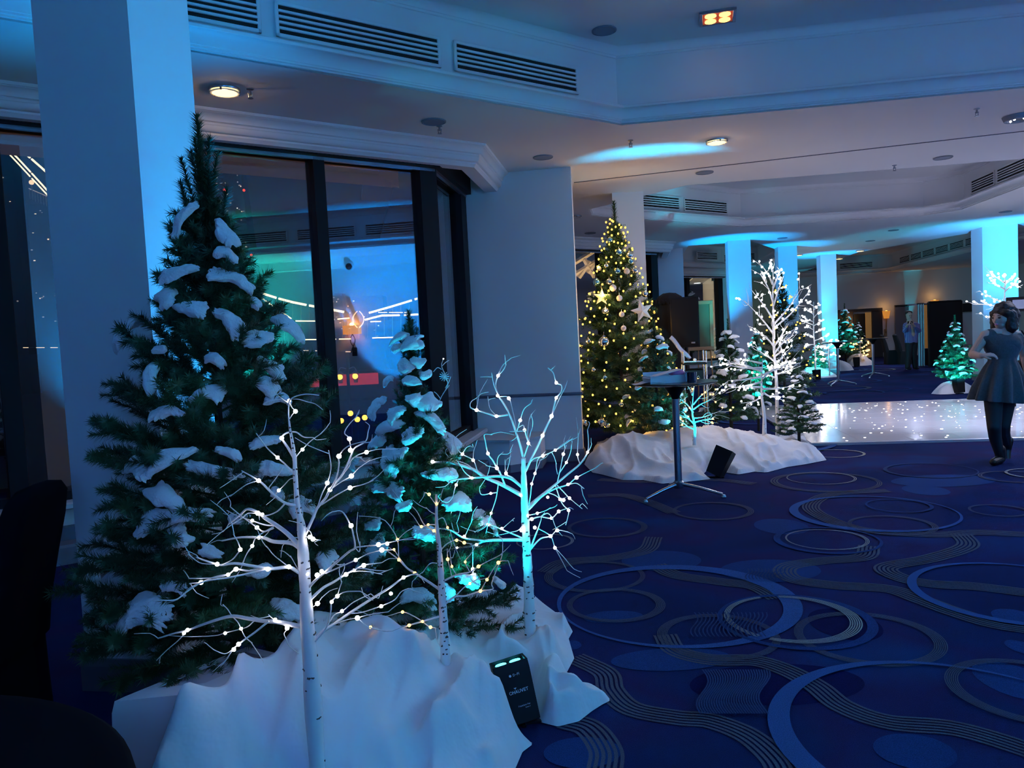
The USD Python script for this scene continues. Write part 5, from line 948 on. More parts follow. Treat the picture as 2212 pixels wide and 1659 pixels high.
def disc(px, py, z, label, r=.115):
    q = P(px, py, z); t = thing('ceiling_speaker', label, 'ceiling speaker', (q[0], q[1], z - .001))
    part(t, 'grille', lathe([(0, -.010), (r * .86, -.010), (r * .9, -.004)], 32), 'grey_disc', smooth=40); part(t, 'rim', lathe([(r * .88, -.004), (r * .9, -.014), (r, -.010), (r, 0)], 32), 'grey_disc', smooth=40)
for px, py, z, lab in ((1305,65,TOP,'large round ceiling speaker in the near tray left of the heat lamps'),(937,262,SOF,'round dark disc on the soffit over the middle of the window'),(1173,339,SOF,'round disc on the soffit above the pier'),(1522,372,SOF,'round disc on the soffit below the track line, left'),(2037,340,SOF,'round disc on the soffit below the track line, right'),(1695,413,TOP,'pale disc above the left pair of small heat lamps in the second tray'),(2040,388,TOP,'pale disc above the right pair of small heat lamps in the second tray'),(1930,497,SOF,'dark disc on the far soffit beside the blue light streak'),(1880,520,SOF,'dark disc on the far soffit between the column heads'),(2172,457,SOF,'pale disc on the far right soffit above the wide blue column'),(1690,514,SOF,'dark disc on the far soffit above the second far column'),(1275,503,SOF,'dark disc on the soffit beyond the pier')): disc(px, py, z, lab)
def sprinkler(px, py, z, label):
    q = P(px, py, z); t = thing('sprinkler', label, 'sprinkler', (q[0], q[1], z))
    part(t, 'stem', cat(lathe([(.028, 0), (.028, -.006), (.01, -.012), (.01, -.045), (0, -.045)], 14), tube([(-.016, 0, -.03), (-.012, 0, -.062), (0, 0, -.07), (.012, 0, -.062), (.016, 0, -.03)], .004, 5)), 'steel')
    part(t, 'deflector', lathe([(0, -.07), (.02, -.07), (.022, -.074), (0, -.074)], 12), 'steel')
for px, py, z, lab in ((1362,303,SOF,'sprinkler head left of the amber downlight on the pale soffit'),(2110,235,SOF,'sprinkler head at the right on the pale soffit'),(1932,357,SOF,'sprinkler head below the track line, right of middle'),(540,192,SOF,'sprinkler head next to the amber downlight by the cyan column'),(1902,403,TOP,'sprinkler head in the second tray left of the right heat lamps'),(1495,420,TOP,'sprinkler head at the left corner of the second tray'),(949,272,SOF,'small sprinkler just below the disc over the window')): sprinkler(px, py, z, lab)
def heater(px, py, label, rz, s=1.0):
    q = P(px, py, TOP); t = thing('heat_lamp', label, 'heat lamp', (q[0], q[1], TOP - .002), rz)
    part(t, 'frame', cat(*[box(c, d, .004) for c, d in (((0, .14, -.008), (.32, .03, .02)), ((0, -.14, -.008), (.32, .03, .02)), ((.145, 0, -.008), (.03, .26, .02)), ((-.145, 0, -.008), (.03, .26, .02)))]), 'steel')
    part(t, 'tray', box((0, 0, -.004), (.26, .26, .006)), 'heat_tray')
    for x in (-.062, .062):
        for y in (-.062, .062): part(t, 'bulb', lathe([(.050, -.010), (.052, -.018), (.035, -.026), (0, -.028)], 18, (x, y, 0)), 'heat_bulb', smooth=True)
    return t
heater(1550, 35, 'square four-bulb orange heat lamp in the near ceiling tray', -.25)
heater(1690, 423, 'left one of two small orange heat lamps in the second tray', -.15); heater(2000, 403, 'right one of two small orange heat lamps in the second tray', -.15)
q = P(2200, 250, SOF); t = thing('spotlight', 'shaded ceiling spotlight with tiny white points at the right edge', 'ceiling light', (q[0], q[1], SOF)); part(t, 'hood', lathe([(0, -.001), (.15, -.001), (.13, -.05), (.10, -.05), (.09, -.02), (0, -.02)], 28), 'grey_disc', smooth=40)
for a in (2.4, 3.6, 4.9): part(t, 'led', ball((.07 * math.cos(a), .07 * math.sin(a), -.045), .012, 1), 'led_floor')
def planeV(px, py, v):
    d = ray(px, py); n = np.array([*VX, 0]); return CAM + d * (v - CAM @ n) / (d @ n)
q = planeV(1722, 176, 7.98); ap = thing('wireless_box', 'white rounded wireless box with a small blue light on the ceiling beam', 'network box', q, math.radians(-9))
part(ap, 'case', box((0, -.03, 0), (.25, .06, .20), .028), 'trim_paint', smooth=30); part(ap, 'back_plate', box((-.01, .0, 0), (.23, .02, .21), .004), 'dark_frame')
part(ap, 'status_light', prism([(-.012, -.012), (.012, 0), (-.012, .012)], 0, .002) if False else rot(prism([(-.016, -.004), (.008, .012), (0, -.014)], 0, .002), (1, 0, 0), PI / 2), 'status_led'); 
# low painted cabinet at the foot of the pier
qa = WL([(-1.98, 8.85), (-1.45, 8.75), (-1.12, 9.02), (-1.12, 9.46), (-1.98, 9.46)])
lc = thing('window_seat', 'low painted box seat in the corner between window and pier', 'box seat', (0, 0, 0)); part(lc, 'body', prism(qa, 0, .36), 'wall_paint'); part(lc, 'top', prism(list(Polygon(qa).buffer(.02, join_style=2).exterior.coords), .36, .385), 'sill_paint'); part(lc, 'kick', prism(list(Polygon(qa).buffer(.008, join_style=2).exterior.coords), 0, .09), 'skirting')

# ================================================================ seen mirrored in the window: the wall behind the viewer's right shoulder
gn = np.array([*(VX - UX) / math.sqrt(2), 0]); gc = 10.0 / math.sqrt(2)
def mirrored(px, py, u):
    """the point on the plane u that a photograph position sees by way of the window glass"""
    d = ray(px, py); h = CAM + d * (gc - CAM @ gn) / (d @ gn); e = d - 2 * (d @ gn) * gn; n = np.array([*UX, 0]); return h + e * (u - h @ n) / (e @ n)
struct('trim_5', sweep(WL([(6.9, 7.2), (6.9, -4.0)][::-1]), [(0.0, SOF - .24), (.02, SOF - .22), (.03, SOF - .15), (.07, SOF - .09), (.09, SOF - .03), (.13, SOF)]), 'trim_paint', 'white cornice on the wall opposite the window, mirrored in the glass', smooth=30) if False else struct('trim_5', sweep(WL([(6.9, -4.0), (6.9, 7.2)]), [(0.0, SOF - .24), (.02, SOF - .22), (.03, SOF - .15), (.07, SOF - .09), (.09, SOF - .03), (.13, SOF)]), 'trim_paint', 'white cornice on the wall opposite the window, mirrored in the glass', smooth=30)
q = mirrored(761, 722, 6.78); wl = thing('wall_lamp', 'wall lamp with a glowing rectangular shade and twisted stem, mirrored in the window', 'lamp', q, math.radians(-9))
part(wl, 'shade', cat(box((0, -.17, .12), (.01, .34, .20)) if False else cat(box((-.10, 0, .10), (.008, .36, .20)), box((.10, 0, .10), (.008, .36, .20)), box((0, -.18, .10), (.2, .008, .20)), box((0, .18, .10), (.2, .008, .20)))), 'shade_fabric')
part(wl, 'bulb', ball((0, 0, .12), .05, 2), 'shade_glow')
for s in (-1, 1): part(wl, 'stem', tube([(0, s * .055 * math.sin(f * PI * 1.5), -.42 * f) for f in np.linspace(0, 1, 16)], .010, 6), 'dark_frame', smooth=True)
part(wl, 'back_plate', box((.08, 0, -.40), (.03, .12, .20), .008), 'dark_frame'); part(wl, 'arm', tube([(0, 0, -.40), (.08, 0, -.40)], .012, 6), 'dark_frame')
lamp(q + [0, 0, .22], (1, .45, .08), 9.0, .04)
q = mirrored(755, 576, 6.86); cc = thing('dome_camera', 'round white dome camera on the wall, mirrored in the window', 'camera', q, math.radians(-9)); part(cc, 'housing', rot(lathe([(0, .05), (.10, .05), (.11, .02), (.11, 0)], 24), (0, 1, 0), -PI / 2), 'bauble_white', smooth=40); part(cc, 'dome', ball((-.05, 0, 0), .075, 2), 'black_plastic', smooth=True)
# ================================================================ outside: the river at night
br = thing('suspension_bridge', 'suspension bridge with strings of lights along chains and deck, outside the window', 'bridge', (0, 0, 0)); BD = 70.0
def strip(pts, r, seg, gap, mat_='chain_light', d=BD):
    p = spline([D(x, y, d) for x, y in pts], 120); cum = np.concatenate([[0], np.cumsum(np.linalg.norm(np.diff(p, axis=0), axis=1))]); s = 0; rs = np.random.default_rng(len(pts)); 
    part(br, 'chain', tube(p + [0, r * 1.6, 0], r * .8, 5), 'night_facade')
    while s < cum[-1] - .2:
        e = min(cum[-1], s + seg * rs.uniform(.6, 1.4)); q = np.array([[np.interp(t, cum, p[:, k]) for k in range(3)] for t in np.linspace(s, e, 3)])
        part(br, 'light_strip', tube(q, r * 1.1, 4), mat_); s = e + gap * rs.uniform(.6, 1.5)
strip([(-60,248),(0,290),(70,345),(139,408)], .085, 2.2, .25); strip([(-60,262),(0,304),(70,376),(144,459)], .07, 2.4, .2); strip([(-40,285),(3,316),(75,392),(146,468)], .06, 2.0, .3)
strip([(146,468),(300,560),(440,605),(552,630),(620,650),(690,664),(754,676)], .095, 3.2, .25); strip([(560,640),(640,694),(681,693.5),(755,687)], .055, 2.6, .4)
strip([(797,676),(870,655),(943,631),(1012,606)], .085, 3.0, .25); strip([(788,691),(817,682),(893,680),(946,672),(1012,653)], .08, 2.6, .3); strip([(817,675),(881,675)], .04, 1.0, .2); strip([(800,695),(828,694)], .05, 1.2, .2)
for pts in ([(649,734),(758,732)], [(804,730),(950,726),(1013,724)]): strip(pts, .05, 4.0, .3)
strip([(50,751),(150,751)], .035, .6, .8, 'city_warm'); strip([(655,757),(767,760)], .035, .6, .7, 'city_warm')
dk0, dk1 = D(-200, 770, BD + 1), D(1300, 716, BD + 1); part(br, 'deck', obox(dk0[:2], dk1[:2], 1.2, dk0[2] - 1.6, dk0[2] - .4), 'night_facade')
for k in range(26):
    x = 560 + k * 18; a = D(x, 733 - (x - 650) * .026, BD + .5); yy = np.interp(x, [146, 552, 690, 770, 797, 943, 1012], [468, 630, 664, 684, 676, 631, 606]); b = D(x, yy, BD + .5)
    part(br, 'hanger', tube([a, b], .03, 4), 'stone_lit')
for x, y in ((68, 394), (119, 404)):
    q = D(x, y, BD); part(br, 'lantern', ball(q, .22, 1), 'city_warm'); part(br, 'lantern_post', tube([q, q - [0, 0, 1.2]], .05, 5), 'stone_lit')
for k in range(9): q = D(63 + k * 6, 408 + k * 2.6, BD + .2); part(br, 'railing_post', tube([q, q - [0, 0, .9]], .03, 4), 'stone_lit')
part(br, 'rail', tube([D(62, 407, BD + .2), D(116, 430, BD + .2)], .04, 4), 'city_dim')
for k, s in enumerate((-1, 1)): part(br, 'crest_light', tube([D(774 + s * (12 - 10 * abs(f) ** 2.0), 690 + 18 * f, BD - .5) for f in np.linspace(-1, 1, 10)], .05, 5), 'city_warm')
rb = np.random.default_rng(12)
def building(label, x0, x1, ytop, ybot, d, nwin, kind='city_dim', region=None, taper=0):
    a, b = D(x0, ybot, d), D(x1, ybot, d); top = D((x0 + x1) / 2, ytop, d)[2]; w = abs(b[0] - a[0]); c = (a + b) / 2; z0 = min(a[2], -8.0)
    t = thing('city_building', label, 'building', (c[0], d, z0)); H = top - z0
    part(t, 'tower', mf(m3.Manifold.batch_hull([m3.Manifold.cube([w, w * .6, .1], True).translate([0, w * .3, .05]), m3.Manifold.cube([w * (1 - taper), w * .6 * (1 - taper), .1], True).translate([0, w * .3, H])])), 'night_facade')
    s = d / FPX
    for k in range(nwin):
        f = rb.random() ** .8; z = H * (.35 + .63 * f); ww = w * (1 - taper * z / H); part(t, 'lit_window', box((rb.uniform(-.45, .45) * ww, w * .3 * taper * z / H - .15, z), (s * rb.uniform(1.5, 4), .2, s * rb.uniform(1, 2.4))), (kind, 'city_warm', 'city_dim')[k % 3])
    return t
tw = building('slender dark skyscraper with scattered lights and red beacons, high in the window', 448, 560, 300, 640, 420.0, 64, taper=.55)
loc_ = np.array(UsdGeom.Xformable(stage.GetPrimAtPath(tw)).GetLocalTransformation().ExtractTranslation())
for x, y in ((487, 331), (512, 330), (485, 410), (527, 411), (543, 551)): part(tw, 'beacon', ball(D(x, y, 415.0) - loc_, .75, 1), 'beacon_red')
for lab, x0, x1, yt, yb, d, n in (('distant lit office block left of the far bridge chain',682,742,634,690,300.0,14),('distant low block with a row of lights behind the bridge middle',742,830,640,700,320.0,14),('distant waterfront block right behind the bridge',840,990,690,745,280.0,12),('dim waterfront block seen at the left edge of the picture',2,62,330,760,240.0,16),('lower lit block seen through the left window beside the column',60,170,440,770,260.0,26)): building(lab, x0, x1, yt, yb, d, n)
bs = D(745, 819, 46.0); bu = thing('bus', 'red bus body glowing behind the twin lanterns outside', 'bus', (bs[0], 46.0, bs[2] - 1.4)); part(bu, 'body', box((0, 0, 1.0), (6.4, 2.2, 1.7), .15), 'night_facade'); part(bu, 'side_panel', box((0, -1.13, 1.4), (4.4, .05, .66)), 'bus_red')
for x in (-2, 2): part(bu, 'wheel', rot(shift(lathe([(0, -.12), (.45, -.12), (.45, .12), (0, .12)], 18), (0, 0, 0)), (1, 0, 0), PI / 2) if False else shift(rot(lathe([(0, -.12), (.45, -.12), (.45, .12), (0, .12)], 18), (1, 0, 0), PI / 2), (x, -.9, .4)), 'black_plastic')
q0, q1 = D(735, 812, 24.0), D(768, 812, 24.0); qp = (q0 + q1) / 2
lp = thing('street_lamp', 'street lamp with two orange lanterns outside the window', 'street lamp', (qp[0], 24.0, -2.0)); zt_ = qp[2] + 2.0
part(lp, 'post', tube([(0, 0, 0), (0, 0, zt_ + .35)], .05, 8), 'dark_frame'); part(lp, 'crossbar', tube(spline([(-.28, 0, zt_ + .15), (-.2, 0, zt_ + .27), (0, 0, zt_ + .22), (.2, 0, zt_ + .27), (.28, 0, zt_ + .15)], 16), .018, 5), 'steel')
for s in (-1, 1):
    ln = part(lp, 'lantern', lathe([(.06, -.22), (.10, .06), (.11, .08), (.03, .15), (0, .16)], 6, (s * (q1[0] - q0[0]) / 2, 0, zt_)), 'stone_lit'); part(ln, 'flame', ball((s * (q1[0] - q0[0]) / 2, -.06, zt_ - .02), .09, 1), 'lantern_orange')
for k, (x, y, lab) in enumerate(((757,893,'highest of the amber globe lamps outside below the twin lanterns'),(737,909,'amber globe lamp outside, second lowest'),(719,931,'lowest amber globe lamp outside beside the window post'),(772,906,'amber globe lamp outside left of the right-hand one'),(788,902,'right-hand one of the amber globe lamps outside'))):
    q = D(x, y, 15.0); t = thing('terrace_lamp', lab, 'terrace lamp', (q[0], 15.0, -1.2)); part(t, 'globe', ball((0, 0, q[2] + 1.2), .055, 2), 'lantern_orange', smooth=True); part(t, 'post', tube([(0, 0, 0), (0, 0, q[2] + 1.15)], .015, 6), 'dark_frame')
ov = WL([(-9.6, .62), (-2.5, 7.72), (-2.5, 8.42), (-9.6, 1.32)]); struct('exterior_canopy', prism(ov, 3.30, 3.5), 'brown_canopy', 'brown underside of the canopy outside the window head')
struct('exterior_ground', prism([(-260, 12), (260, 34), (260, 520), (-260, 520)] if False else [(-400, 60), (400, 60), (400, 700), (-400, 700)], -9.0, -8.5), 'night_facade', 'dark river bank outside')
for k, (x0, y0, x1, y1) in enumerate(((1262,620,1300,545),(1255,572,1310,548),(1262,560,1300,590),(1280,610,1290,565))):
    pass
gd = thing('lit_girder', 'floodlit bridge girder outside the second window', 'girder', (0, 0, 0))
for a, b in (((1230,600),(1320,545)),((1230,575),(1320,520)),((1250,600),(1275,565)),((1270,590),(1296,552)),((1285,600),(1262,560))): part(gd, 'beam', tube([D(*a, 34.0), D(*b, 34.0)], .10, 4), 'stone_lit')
lamp(D(1280, 640, 32.0), (1, .75, .4), 260, .2)

# ================================================================ dark covered chair and table at the near left
ch = thing('covered_chair', 'dark cloth-covered banquet chair beside the column', 'chair', (D(60, 1400, 3.0)[0] - .06, 3.02, 0), .12)
def loft(rows, n=20):
    """rows: (z, cx, cy, half x, half y, squareness)"""
    v = []; 
    for z, x, y, hx, hy, e in rows:
        for k in range(n):
            a = k * 2 * PI / n; c, s = math.cos(a), math.sin(a); v.append((x + hx * np.sign(c) * abs(c) ** e, y + hy * np.sign(s) * abs(s) ** e, z))
    m = len(rows); f = [[j * n + i, j * n + (i + 1) % n, (j + 1) * n + (i + 1) % n, (j + 1) * n + i] for j in range(m - 1) for i in range(n)]
    v += [(rows[0][1], rows[0][2], rows[0][0]), (rows[-1][1], rows[-1][2], rows[-1][0])]; f = np.vstack([quads(f), [[m * n, (i + 1) % n, i] for i in range(n)], [[m * n + 1, (m - 1) * n + i, (m - 1) * n + (i + 1) % n] for i in range(n)]])
    return np.array(v), f
part(ch, 'backrest_cover', loft([(.42,-.02,0,.075,.23,.5),(.55,.0,0,.072,.225,.5),(.75,.05,0,.07,.215,.5),(.92,.10,0,.066,.20,.5),(1.02,.13,0,.06,.185,.6),(1.06,.14,0,.045,.15,.8),(1.075,.145,0,.01,.06,1)]), 'black_linen', smooth=50)
part(ch, 'seat_cover', loft([(.0,-.22,0,.27,.27,.45),(.25,-.21,0,.255,.255,.45),(.44,-.20,0,.245,.245,.45),(.49,-.20,0,.22,.22,.5),(.50,-.20,0,.05,.05,1)]), 'black_linen', smooth=50)
tbx = thing('round_table', 'black cloth covered round table at the near left corner', 'table', (-1.42, 1.16, 0))
n = 72; rows = []
for z, R, am in ((.745,.05,0),(.745,.66,0),(.742,.695,0),(.73,.71,.0),(.68,.715,.006),(.4,.73,.03),(.01,.77,.05)): rows.append([(R * 1 + am * math.sin(k * 2 * PI / n * 12), k * 2 * PI / n, z) for k in range(n)])
v = np.array([(r * math.cos(a), r * math.sin(a), z) for row in rows for r, a, z in row]); part(tbx, 'tablecloth', (v, quads([[j * n + i, j * n + (i + 1) % n, (j + 1) * n + (i + 1) % n, (j + 1) * n + i] for j in range(6) for i in range(n)])), 'black_linen', smooth=60)
part(tbx, 'tabletop', lathe([(0, .70), (.69, .70), (.69, .735), (0, .735)], 40), 'black_plastic'); part(tbx, 'pedestal', lathe([(.3, 0), (.3, .03), (.05, .06), (.05, .70)], 20), 'black_plastic')

# ================================================================ far wall
def wallpt(px, py): return planeV(px, py, 35.05)
def sconce(px, py, lab, w):
    q = wallpt(px, py); t = thing('wall_sconce', lab, 'wall light', q, math.radians(-9)); part(t, 'shade', lathe([(.10, -.2), (.16, .12), (.15, .12), (.09, -.2)], 16, (0, -.16, 0)), 'sconce_shade'); part(t, 'bulb', ball((0, -.16, .06), .085, 2), 'sconce_glow'); part(t, 'stem', tube([(0, -.16, -.2), (0, -.10, -.75), (0, -.02, -.8)], .025, 6), 'wood_frame'); part(t, 'back_plate', box((0, -.01, -.8), (.12, .03, .3), .01), 'wood_frame')
    lamp(q + np.array([-VX[0], -VX[1], 0]) * .2 + [0, 0, .3], (1, .52, .14), w, .06)
sconce(1912, 678, 'glowing amber wall sconce on the far wall left of the standing man', .6)
sconce(2016, 655, 'amber wall sconce glowing above the black screen', .6)
q = wallpt(1836, 640); sconce(1832, 704, 'amber wall sconce behind the far cyan green tree', 2.4)
def on_wall(name, lab, cat_, x0, y0, x1, y1, parts_):
    a, b = wallpt(x0, y1), wallpt(x1, y0); w = np.linalg.norm(b[:2] - a[:2]); h = b[2] - max(0, a[2]); t = thing(name, lab, cat_, ((a[0] + b[0]) / 2, (a[1] + b[1]) / 2, max(0.0, a[2])), math.radians(-9))
    for nm, (fx0, fx1, fz0, fz1), dep, m in parts_: part(t, nm, box(((fx0 + fx1 - 1) / 2 * w, -dep / 2, (fz0 + fz1) / 2 * h), ((fx1 - fx0) * w, dep, (fz1 - fz0) * h), .01), m)
    return t
on_wall('double_door', 'dark far doorway with a bright gold slit, behind the far tree', 'door', 1800, 668, 1905, 776, (('panel', (0, .42, 0, 1), .06, 'door_dark'), ('panel', (.44, .66, 0, .93), .04, 'black_void'), ('curtain', (.66, .78, 0, .95), .05, 'gold_curtain'), ('panel', (.79, 1, 0, 1), .06, 'door_dark'), ('lintel', (0, 1, .97, 1.03), .10, 'door_dark')))
on_wall('door_panel', 'tall dark panel on the far wall behind the standing man', 'door', 1934, 660, 1962, 770, (('panel', (0, 1, 0, 1), .06, 'skirting'), ('frame', (0, 1, .98, 1.02), .09, 'door_dark')))
on_wall('double_door', 'dark framed doorway at the far right beside the blue column', 'door', 2078, 652, 2118, 745, (('lintel', (0, 1, .78, .98), .14, 'door_dark'), ('panel', (0, .55, 0, .76), .05, 'white_drape'), ('panel', (.6, 1, 0, .76), .08, 'door_dark')))
def upright(name, lab, cat_, x0, x1, ytop, ybase, d, m, th=.1):
    a, b = D(x0, ybase, d), D(x1, ybase, d); zt2 = D((x0 + x1) / 2, ytop, d)[2]; w = abs(b[0] - a[0]); t = thing(name, lab, cat_, ((a[0] + b[0]) / 2, d, 0), math.radians(-6)); return t, w, zt2
t, w, z = upright('black_screen', 'tall black screen beside the gold curtain', 'screen', 2010, 2076, 651, 795, 24.6, None); part(t, 'panel', box((0, 0, z / 2 + .02), (w, .09, z - .04), .01), 'black_plastic'); part(t, 'edge_frame', cat(box((-w / 2, 0, z / 2), (.05, .12, z), .01), box((w / 2, 0, z / 2), (.05, .12, z), .01), box((0, 0, z), (w, .12, .05), .01)), 'dark_frame')
for s in (-1, 1): part(t, 'foot', box((s * w * .35, 0, .02), (.06, .5, .04), .01), 'dark_frame')
t, w, z = upright('gold_curtain', 'gold sequin curtain hanging left of the black screen', 'curtain', 1997, 2011, 658, 752, 25.4, None)
zb_ = D(2004, 752, 25.4)[2]; nn_ = 15; fx = np.linspace(-w / 2, w / 2, nn_); v = np.array([(x, .03 * math.sin(k * 1.6), zz) for zz in (zb_, z) for k, x in enumerate(fx)]); part(t, 'cloth', cat((v, quads([[i, i + 1, nn_ + i + 1, nn_ + i] for i in range(nn_ - 1)])), (v + [0, .01, 0], quads([[i, i + 1, nn_ + i + 1, nn_ + i] for i in range(nn_ - 1)])[:, ::-1])), 'gold_curtain', smooth=True); part(t, 'rail', tube([(-w / 2 - .5, 0, z + .02), (w / 2, 0, z + .02)], .03, 6), 'steel'); part(t, 'box_base', box((0, .02, zb_ / 2), (w, .1, zb_ - .02)), 'door_dark')
t, w, z = upright('white_curtain', 'pale lilac curtain strip between the man and the gold curtain', 'curtain', 1984, 1998, 656, 792, 25.2, None); v = np.array([(x, .04 * math.sin(k * 1.9), zz) for zz in (0.0, z) for k, x in enumerate(np.linspace(-w / 2, w / 2, 11))]); part(t, 'cloth', cat((v, quads([[i, i + 1, 12 + i, 11 + i] for i in range(10)])), (v + [0, .01, 0], quads([[i, i + 1, 12 + i, 11 + i] for i in range(10)])[:, ::-1])), 'white_drape', smooth=True); part(t, 'rail', tube([(-w / 2, 0, z), (w / 2, 0, z)], .03, 6), 'steel')
for px, lab in ((1914, 'dark covered chair left of the standing man'), (1943, 'dark covered chair right behind, touching the standing man')):
    q = P(px, 787, 0.0); t = thing('covered_chair', lab, 'chair', q, 2.9)
    part(t, 'backrest_cover', loft([(.42,-.02,0,.075,.23,.5),(.75,.05,0,.07,.22,.5),(1.02,.13,0,.06,.2,.6),(1.06,.14,0,.02,.1,.8)], 12), 'black_cloth', smooth=50); part(t, 'seat_cover', loft([(.0,-.22,0,.27,.27,.45),(.44,-.20,0,.245,.245,.45),(.49,-.20,0,.2,.2,.5)], 12), 'black_cloth', smooth=50)
t, w, z = upright('photo_kiosk', 'dark photo kiosk on a slim stand behind the woman, its screen pale blue', 'kiosk', 2178, 2226, 640, 860, 12.6, None)
part(t, 'screen_frame', box((0, 0, z - .13), (w, .05, .24), .01), 'black_plastic'); part(t, 'screen', box((.01, -.027, z - .13), (w * .62, .006, .15)), 'grey_disc'); part(t, 'stand', box((-.10, .02, (z - .2) / 2), (.10, .05, z - .2), .01), 'black_plastic'); part(t, 'base', box((0, .02, .015), (.45, .4, .03), .01), 'black_plastic')

# ================================================================ people
def body(chains, refine=.012, smooth_it=8):
    ms = []
    for ch_ in chains:
        for (p, a), (q, b) in zip(ch_, ch_[1:]):
            ms.append(m3.Manifold.batch_hull([m3.Manifold.sphere(a, 16).translate(list(map(float, p))), m3.Manifold.sphere(b, 16).translate(list(map(float, q)))]))
    m = m3.Manifold.batch_boolean(ms, m3.OpType.Add); m = m.refine_to_length(refine); t = trimesh.Trimesh(*mf(m), process=True); trimesh.smoothing.filter_taubin(t, iterations=smooth_it); return np.array(t.vertices), np.array(t.faces)
def hand(wrist, dirn, palm_n, s=1.0, curl=.6):
    """chains of a palm, four fingers of different lengths and a thumb"""
    d = np.asarray(dirn, float) / np.linalg.norm(dirn); n = np.asarray(palm_n, float); n -= d * (n @ d); n /= np.linalg.norm(n); x = np.cross(d, n); out = []; w = np.asarray(wrist, float)
    for k, L in zip((-1.5, -.5, .5, 1.5), (.068, .078, .074, .058)):
        k0 = w + d * .085 * s + x * k * .019 * s; out.append([(w + x * k * .010 * s, .017 * s), (k0, .0125 * s)]); a = k0 + (d * math.cos(curl * .5) + n * math.sin(curl * .5)) * L * .45 * s; b = a + (d * math.cos(curl * 1.2) + n * math.sin(curl * 1.2)) * L * .33 * s; c = b + (d * math.cos(curl * 1.9) + n * math.sin(curl * 1.9)) * L * .27 * s; out.append([(k0, .0098 * s), (a, .009 * s), (b, .0082 * s), (c, .007 * s)])
    t0 = w + d * .025 * s - x * .022 * s; t1_ = t0 + (d * .6 - x * .7 + n * .2) * .042 * s; out.append([(t0, .014 * s), (t1_, .0105 * s), (t1_ + (d * .85 - x * .2 + n * .35) * .032 * s, .0085 * s)]); return out
# ---- the woman
WD = 7.95
def wp(x, y, dd=0.0): return D(2040 + x / 3.86, 600 + y / 3.86, WD + dd)
wb = wp(450, 1552); wb[2] = 0
wo = thing('person', 'woman walking in a grey-blue flared dress, black tights and ankle boots, head turned aside', 'person', wb)
def lw(v): return (v[0] - wb, v[1])
neckb, head = wp(492, 445, .01), wp(490, 335, -.0)
S1, S2 = wp(345, 480, .0), wp(628, 490, .02); E1, E2 = wp(235, 640, .05), wp(668, 655, .10); H1, H2 = wp(308, 652, -.16), wp(690, 800, .0)
HP1, HP2 = wp(405, 850, 0), wp(535, 850, .03); K1, K2 = wp(415, 1240, -.10), wp(492, 1225, .02); AN1, AN2 = wp(462, 1480, .0), wp(525, 1395, .30)
chest, waist, pelvis = wp(488, 560, .0), wp(482, 670, .01), wp(472, 830, .01)
fdir = np.array([-.93, -.34, -.12]); fdir /= np.linalg.norm(fdir)
skin = [[(neckb, .052), (wp(488, 410, .0), .05)], [(wp(488, 410), .055), (head + [0, 0, .02], .088)], [(head + [0, 0, .045], .092), (head + fdir * .03 + [0, 0, .0], .082)], [(head + fdir * .045 - [0, 0, .06], .05), (head + fdir * .05 - [0, 0, .075], .036)],
        [(head + fdir * .095 + [0, 0, .01], .012), (head + fdir * .112 - [0, 0, .02], .014), (head + fdir * .098 - [0, 0, .026], .012)], [(head + fdir * .088 - [0, 0, .05], .014), (head + fdir * .085 - [0, 0, .06], .013)],
        [(neckb, .055), (S1, .054)], [(neckb, .055), (S2, .054)], [(neckb, .075), (chest, .10)], [(chest + [-.04, 0, 0], .095), (chest + [.04, 0, 0], .095)], [(chest, .10), (waist, .095)], [(waist, .095), (pelvis, .12)],
        [(S1, .052), (E1, .042), (H1, .028)], [(S2, .052), (E2, .042), (H2, .028)], [(pelvis, .12), (HP1, .095)], [(pelvis, .12), (HP2, .095)], [(HP1, .095), (K1, .062)], [(HP2, .095), (K2, .062)]]
skin += hand(H1, (.75, -.45, .1), (.2, .3, -.9), .95, .7) + hand(H2, (.05, -.1, -1), (-.9, .1, 0), .95, .5)
part(wo, 'body', lw(body(skin, .012, 6)), 'skin', smooth=True)
sidev = np.cross(fdir, [0, 0, 1])
for s in (-1, 1):
    e = head + fdir * .099 + sidev * s * .034 + [0, 0, .016]; part(wo, 'eyebrow', lw(tube([e + fdir * .004 + sidev * .016 + [0, 0, .020], e + fdir * .006 + [0, 0, .025], e + fdir * .002 - sidev * .016 + [0, 0, .020]], .0035, 5)), 'hair', 'dark eyebrow'); part(wo, 'eye', lw(ball(e, (.014, .014, .009), 2)), 'hair', 'dark eye', smooth=True)
part(wo, 'mouth', lw(ball(head + fdir * .098 - [0, 0, .052], (.017, .017, .007), 2)), 'pink_tissue', 'mouth', smooth=True)
